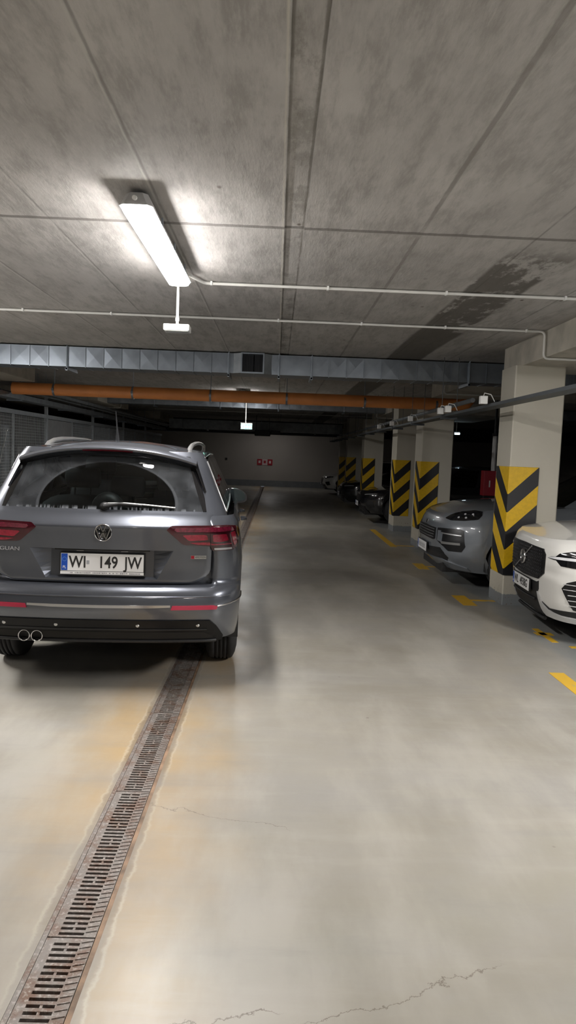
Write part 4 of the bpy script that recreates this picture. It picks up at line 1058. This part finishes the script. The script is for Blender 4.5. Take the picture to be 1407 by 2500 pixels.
    # ---- interior seen through the rear glass
    MB().box(-.70, .70, .24, 3.3, .60, .70).box(-.62, .62, .30, 1.05, .98, 1.00).build('cabin_floor', black_plastic, t)
    for x in (-.34, .36): headrest_seat(t, x, 1.02, .62, .60, .56)
    headrest_seat(t, 0.0, 1.06, .62, .30, .50)
    for x in (-.37, .37): headrest_seat(t, x, 1.95, .60, .52, .66)
    m = MB().box(-.70, .70, 2.85, 3.35, .7, 1.06).tube([(-.6, 3.0, 1.06), (.6, 3.0, 1.06)], .06, 12); m.build('dashboard', black_plastic, t)
    MB().tube([(-.37 + .18 * math.cos(a * math.pi / 12), 2.72 + .06 * math.sin(a * math.pi / 12), 1.02 + .17 * math.sin(a * math.pi / 12)) for a in range(25)], .014, 8).build('steering_wheel', black_plastic, t)
    MB().box(-.11, .11, 2.62, 2.65, 1.44, 1.50).build('inner_mirror', black_plastic, t)
    m = MB().lathe([(0, 0), (-.03, .06), (-.02, .10), (.03, .11)], (.0, .26, 1.17), 1, 20); m.build('wiper_motor_cover', black_plastic, t)
    return t
main_car()
# ---------------- generic parked car, nose to the aisle
def parked(B, G, pose, paint, label, wheels, front, name='suv', wr=.36, ztn=None, crown=.05, hood_to=1.3, gl=(.98, 1.5), arch=True, rim=None, cover=None):
    t = thing(name, label, 'car', (pose[0], pose[1], 0), pose[2])
    r = wr + .035; Cc = cols(wheels, r, B, n=(18, 14, 8, 8))
    base = arch_z(.24, wheels, r, wr)
    V = [i / 30 for i in range(31)]
    m = MB(); top = ring(m, B, Cc, V, base, ztn); m.build('body_shell', paint, t)
    m = MB(); cap(m, top, crown, .35, 10, hood_to); m.build('bonnet', paint, t)
    m = MB(); cap(m, [p for p in top if p[1] > hood_to - .1], .02, .2, 6); m.build('boot_deck', paint, t)
    Cg = sorted(set([i / 10 for i in range(10)] + [1 + i / 8 for i in range(8)] + [2 + i / 30 for i in range(31)] + [3 + i / 8 for i in range(8)] + [4 + i / 8 for i in range(9)]))
    greenhouse(t, G, Cg, gl[0], gl[1], [(0, .035), (.42, .47), (.80, .86), (.97, 1)], paint, crown=.05, glass_z=(.08, .92), endglass=('windscreen', 'rear_window'), gend0=screen_glass, gend1=car_glass)
    MB().box(-.66, .66, hood_to + .1, B.L - .4, .55, .65).build('cabin_floor', black_plastic, t)
    MB().box(-.70, .70, hood_to + .15, hood_to + .5, .65, gl[0] - .02).build('dashboard', black_plastic, t)
    for x in (-.36, .36): headrest_seat(t, x, hood_to + 1.1, .55, .5, .62)
    for y_ in wheels:
        arch_liner(t, B, y_, r, wr)
        for s in (-1, 1): wheel(t, s * (tab(B.W, .6) - .02), y_, wr, .24, False, rim)
    underbody(t, B, .2, .5, .12)
    for s in (-1, 1):
        o = MB().tube([(s * .93, hood_to + .48, 1.02), (s * 1.0, hood_to + .46, 1.04), (s * 1.10, hood_to + .46, 1.04), (s * 1.13, hood_to + .48, 1.04)], [.05, .085, .08, .04], 14).build('door_mirror', paint, t)
        MB().tube([(s * .84, hood_to + .5, .99), (s * .94, hood_to + .48, 1.02)], .022, 8).build('mirror_stalk', black_plastic, o)
    front(t, B)
    return t
# ---- white suv
mesh_blk = mat('grille_black', (.004, .004, .005), .4, vary=.3, scale=40)
def white_front(t, B):
    gr = [(-.46, .815), (0, .822), (.46, .815), (.505, .77), (.50, .60), (.40, .535), (0, .52), (-.40, .535), (-.50, .60), (-.505, .77)]
    g = patch(B, gr, 'grille', mesh_blk, t, off=.010, th=.03)
    MB_ = []
    for q in range(9):                                             # slats of the grille
        z = .552 + q * .030; e = .47 if q > 0 else .42
        m = MB()
        for k in range(26):
            a = -e + 2 * e * k / 26; c = -e + 2 * e * (k + .62) / 26; P = [];
            for s_ in (a, c):
                p = B.at_s(s_, z); n = B.nrm(s_, z); P.append(tuple(p[i] + n[i] * .013 for i in range(3)))
            m.bar(P[0], P[1], .006, .012)
        MB_.append(m)
    for m in MB_: m.build('slat', mat('grille_slat', (.045, .045, .05), .3, .5) if m is MB_[0] else bpy.data.materials['grille_slat'], g)
    # round badge on its diagonal bar
    n = B.nrm(0, .685); y = -.026
    m = MB().bar((-.235, B.at_s(-.235, .555)[1] + y + .002, .555), (.245, B.at_s(.245, .815)[1] + y + .002, .812), .006, .014); m.build('diagonal_bar', chrome, g)
    m = MB().lathe([(0, .052), (-.010, .054), (-.013, .062), (-.010, .070), (0, .072)], (0, y + .008, .685), 1, 36).box(-.052, .052, y - .002, y + .004, .672, .698)
    m.build('round_emblem', chrome, g)
    MB().lathe([(-.002, 0), (-.002, .052)], (0, y + .006, .685), 1, 24).build('emblem_back', gloss_black, g)
    # bright line under the grille, plate, lower intake
    low = [(-.40, .515), (-.36, .50), (.36, .50), (.40, .515), (.40, .44), (.375, .41), (.40, .33), (.42, .245), (.38, .19), (-.38, .19), (-.42, .245), (-.40, .33), (-.375, .41), (-.40, .44)]
    l = patch(B, low, 'lower_intake', black_plastic, t, off=.006, th=.02)
    strip_line(B, [(-.40, .20), (-.2, .185), (.2, .185), (.40, .20)], 'splitter', black_plastic, l, r=.016, off=.03)
    strip_line(B, [(-.34, .34), (0, .335), (.34, .34)], 'intake_bar', black_plastic, l, r=.012, off=.014)
    number_plate(t, (0, B.at_s(0, .44)[1] - .026, .448), (0, 0, 0), [('WL', -.14), ('4938G', .095)])
    for mir in (False, True):
        sd = [(.545, .750), (.60, .768), (.655, .772), (.70, .805), (.80, .832), (1.02, .848), (1.12, .835), (1.13, .76), (1.05, .715), (.90, .695), (.72, .700), (.665, .742), (.60, .744)]
        h = patch(B, sd, 'headlamp', gloss_black, t, off=.008, th=.02, mirror=mir)
        patch(B, [(.56, .752), (.68, .752), (1.02, .762), (1.02, .788), (.70, .776), (.60, .765)], 'running_light', mat('running_light', (.75, .75, .78), .2, coat=1), h, off=.012, th=.004, mirror=mir)
        patch(B, [(.74, .51), (.79, .565), (.90, .605), (1.0, .60), (.98, .44), (.90, .33), (.83, .335)], 'side_intake', mesh_blk, t, off=.006, th=.02, mirror=mir)
        for q in range(5):
            z = .37 + .045 * q; sg = -1 if mir else 1
            strip_line(B, [(sg * (.80 + .0 * q - (.04 if q > 2 else 0)), z), (sg * .95, z + .004)], 'intake_rib', satin, t, r=.004, off=.011)
        patch(B, [(.378, .418), (.412, .410), (.445, .335), (.545, .285), (.70, .264), (1.02, .262), (1.02, .215), (.70, .215), (.47, .218), (.432, .240), (.400, .330)], 'skid_trim', mat('satin_skid_trim', (.62, .62, .62), .3, .3), t, off=.014, th=.02, mirror=mir)
        patch(B, [(.45, .338), (.56, .300), (.85, .318), (1.05, .32), (1.05, .268), (.70, .270), (.545, .290)], 'lower_black_trim', black_plastic, t, off=.007, th=.012, mirror=mir)
def zt_white(y): return tab([(0, .905), (.15, .93), (.4, .985), (.8, 1.01), (1.3, 1.04), (3, 1.05), (5, 1.0)], y)
WG = Body(4.70, [(.98, .80), (1.10, .775), (1.5, .62)], [(1.0, 1.12), (1.1, 1.3), (1.5, 1.95)], [(1.0, .15), (1.1, .2), (1.5, .55)], bow0=.22, bow1=.1, rx0=.10, ry0=.2, rx1=.15, ry1=.2)
parked(WHITE, WG, WHITE_POSE, paint_white, 'white SUV cut off by the right edge, black mesh grille with a round emblem', (.88, 3.74), white_front, ztn=zt_white, hood_to=1.3)
# ---- slate suv coupe
def grey_front(t, B):
    m_ = lambda p, s: [(s * a, z) for a, z in p]
    c = patch(B, [(-.46, .735), (0, .745), (.46, .735), (.475, .60), (.42, .585), (0, .592), (-.42, .585), (-.475, .60)], 'grille', mesh_blk, t, off=.005, th=.02)
    for q in range(4): strip_line(B, [(-.44, .615 + q * .033), (.44, .615 + q * .033)], 'slat', mat('slate_slat', (.06, .065, .07), .3, .4) if q == 0 else bpy.data.materials['slate_slat'], c, r=.006, off=.010)
    patch(B, [(-.035, .80), (.035, .80), (.03, .765), (0, .752), (-.03, .765)], 'nose_badge', chrome, t, off=.004, th=.006)
    patch(B, [(-.62, .51), (-.3, .49), (.3, .49), (.62, .51), (.70, .46), (.74, .40), (.66, .335), (.3, .30), (-.3, .30), (-.66, .335), (-.74, .40), (-.70, .46)], 'lower_intake', black_plastic, t, off=.003, th=.01)
    patch(B, [(-.60, .375), (0, .36), (.60, .375), (.74, .345), (.9, .30), (.9, .262), (.6, .27), (0, .27), (-.6, .27), (-.9, .262), (-.9, .30), (-.74, .345)], 'chin', paint_slate, t, off=.016, th=.02)
    number_plate(t, (0, B.at_s(0, .47)[1] - .024, .468), (0, 0, 0), None)
    for mir in (False, True):
        s = -1 if mir else 1
        k = patch(B, [(.51, .742), (.90, .762), (.955, .745), (1.0, .56), (.955, .492), (.77, .486), (.70, .53), (.60, .565), (.53, .59)], 'side_intake', mesh_blk, t, off=.006, th=.02, mirror=mir)
        patch(B, [(.545, .715), (.62, .715), (.61, .70), (.66, .695), (.66, .575), (.555, .592)], 'intake_pillar', paint_slate, k, off=.012, th=.012, mirror=mir)
        patch(B, [(.62, .700), (.94, .690), (.94, .678), (.66, .682)], 'light_blade', satin, k, off=.014, th=.01, mirror=mir)
        patch(B, [(.64, .590), (.94, .598), (.94, .572), (.66, .562)], 'lower_blade', satin, k, off=.014, th=.01, mirror=mir)
        h = patch(B, [(.58, .866), (.62, .918), (.68, .960), (.77, .982), (.89, .974), (1.0, .935), (1.03, .885), (.88, .858), (.70, .850)], 'headlamp', gloss_black, t, off=.006, th=.02, rnd=.15, mirror=mir)
        for a, z in ((.78, .888), (.87, .892), (.80, .93), (.89, .935)):
            p = B.at_s(s * a, z); n = B.nrm(s * a, z); q = [p[i] + n[i] * .008 for i in range(3)]
            MB().tube([tuple(q), tuple(q[i] + n[i] * .004 for i in range(3))], .014, 12).build('lamp_point', clear_lens, h)
def zt_grey(y): return tab([(0, .915), (.12, .945), (.35, 1.00), (.8, 1.04), (1.3, 1.07), (3, 1.08), (5, 1.02)], y)
GG = Body(4.92, [(.98, .84), (1.10, .80), (1.5, .62)], [(1.0, 1.25), (1.1, 1.42), (1.5, 2.15)], [(1.0, .2), (1.1, .35), (1.5, 1.0)], bow0=.25, bow1=.1, rx0=.12, ry0=.2, rx1=.15, ry1=.2)
parked(GREY, GG, GREY_POSE, paint_slate, 'slate grey coupe SUV with its nose poking out behind the nearest column', (.93, 3.82), grey_front, wr=.375, ztn=zt_grey, hood_to=1.4, crown=.075)
# ---- cars farther back
SED = Body(4.75, [(.20, .84), (.40, .91), (.60, .925), (.78, .91), (.86, .87), (.95, .80)], [(.18, .2), (.3, .08), (.45, .0), (.58, .0), (.68, .03), (.74, .09), (.80, .25), (.86, .6), (.95, 1.0)], [(.2, .1), (.9, .0)],
    bow0=.26, bow1=.1, rx0=.32, ry0=.42, taper=.01, be=2.7)
SG = Body(4.75, [(.88, .78), (1.0, .75), (1.38, .58)], [(.88, 1.1), (1.0, 1.3), (1.38, 2.0)], [(.88, .3), (1.0, .45), (1.38, 1.1)], bow0=.25, bow1=.1, rx0=.12, ry0=.2, rx1=.15, ry1=.2)
def zt_sed(y): return tab([(0, .76), (.12, .79), (.35, .85), (.8, .89), (1.3, .93), (3, .94), (5, .95)], y)
def sed_front(lampm, led=None):
    def f(t, B):
        patch(B, [(-.42, .66), (0, .67), (.42, .66), (.46, .60), (.38, .50), (0, .485), (-.38, .50), (-.46, .60)], 'grille', mesh_blk, t, off=.006, th=.02)
        patch(B, [(-.60, .40), (.60, .40), (.55, .29), (-.55, .29)], 'lower_intake', black_plastic, t, off=.006, th=.02)
        number_plate(t, (0, B.at_s(0, .44)[1] - .02, .445), (0, 0, 0), None)
        for mir in (False, True):
            h = patch(B, [(.50, .66), (.56, .70), (.80, .735), (.98, .73), (1.0, .70), (.85, .665), (.62, .635)], 'headlamp', lampm, t, off=.006, th=.015, mirror=mir)
            patch(B, [(.58, .672), (.80, .690), (.94, .700), (.94, .709), (.80, .702), (.58, .682)], 'running_light', clear_lens, h, off=.010, th=.003, mirror=mir)
            patch(B, [(.68, .50), (.90, .53), (.92, .40), (.72, .36)], 'side_intake', black_plastic, t, off=.006, th=.012, mirror=mir)
    return f
parked(SED, SG, (2.03, 17.55, R(-90)), paint_black, 'glossy black car in deep shade just behind the third column', (.86, 3.65), sed_front(gloss_black), 'car', .34, zt_sed, .03, 1.2, (.90, 1.38))
parked(SED, SG, (1.95, 21.9, R(-90)), paint_black, 'second black car, farther back beside the shaded column', (.86, 3.65), sed_front(gloss_black), 'car', .34, zt_sed, .03, 1.2, (.90, 1.38))
parked(SED, SG, (1.88, 29.4, R(-90)), paint_white, 'distant small white car with its nose out in front of the far wall', (.86, 3.65), sed_front(gloss_black), 'car', .34, zt_sed, .03, 1.2, (.90, 1.38))
parked(SED, SG, (8.2, 13.9, R(-90)), paint_black, 'dark car in the unlit row far behind the slate SUV', (.86, 3.65), sed_front(gloss_black), 'car', .34, zt_sed, .03, 1.2, (.90, 1.38))
# ================= camera, light, view =================
cam = bpy.data.cameras.new('camera'); co_ = bpy.data.objects.new('camera', cam); COL.objects.link(co_)
cam.sensor_fit = 'VERTICAL'; cam.sensor_height = 24; cam.lens = 24 * 1750 / 2500; cam.clip_end = 200; cam.clip_start = .05
yaw, pitch, roll = R(1.0787), R(-4.6658), .038
# image content is turned clockwise by roll -> the camera is turned anticlockwise
co_.matrix_world = Matrix.Translation((0, 0, 1.58)) @ Matrix.Rotation(-yaw, 4, 'Z') @ Matrix.Rotation(math.pi / 2 + pitch, 4, 'X') @ Matrix.Rotation(roll, 4, 'Z')
bpy.context.scene.camera = co_
LE.default_value = 30.0; LE2.default_value = 12.0; LE3.default_value = 13.0; LE4.default_value = 3.5; LE5.default_value = 70.0
w = bpy.data.worlds.new('world'); bpy.context.scene.world = w; w.use_nodes = True
w.node_tree.nodes['Background'].inputs[0].default_value = (.5, .55, .6, 1); w.node_tree.nodes['Background'].inputs[1].default_value = .05
vs = bpy.context.scene.view_settings; vs.view_transform = 'Standard'; vs.look = 'None'; vs.gamma = 1; vs.exposure = 2.1
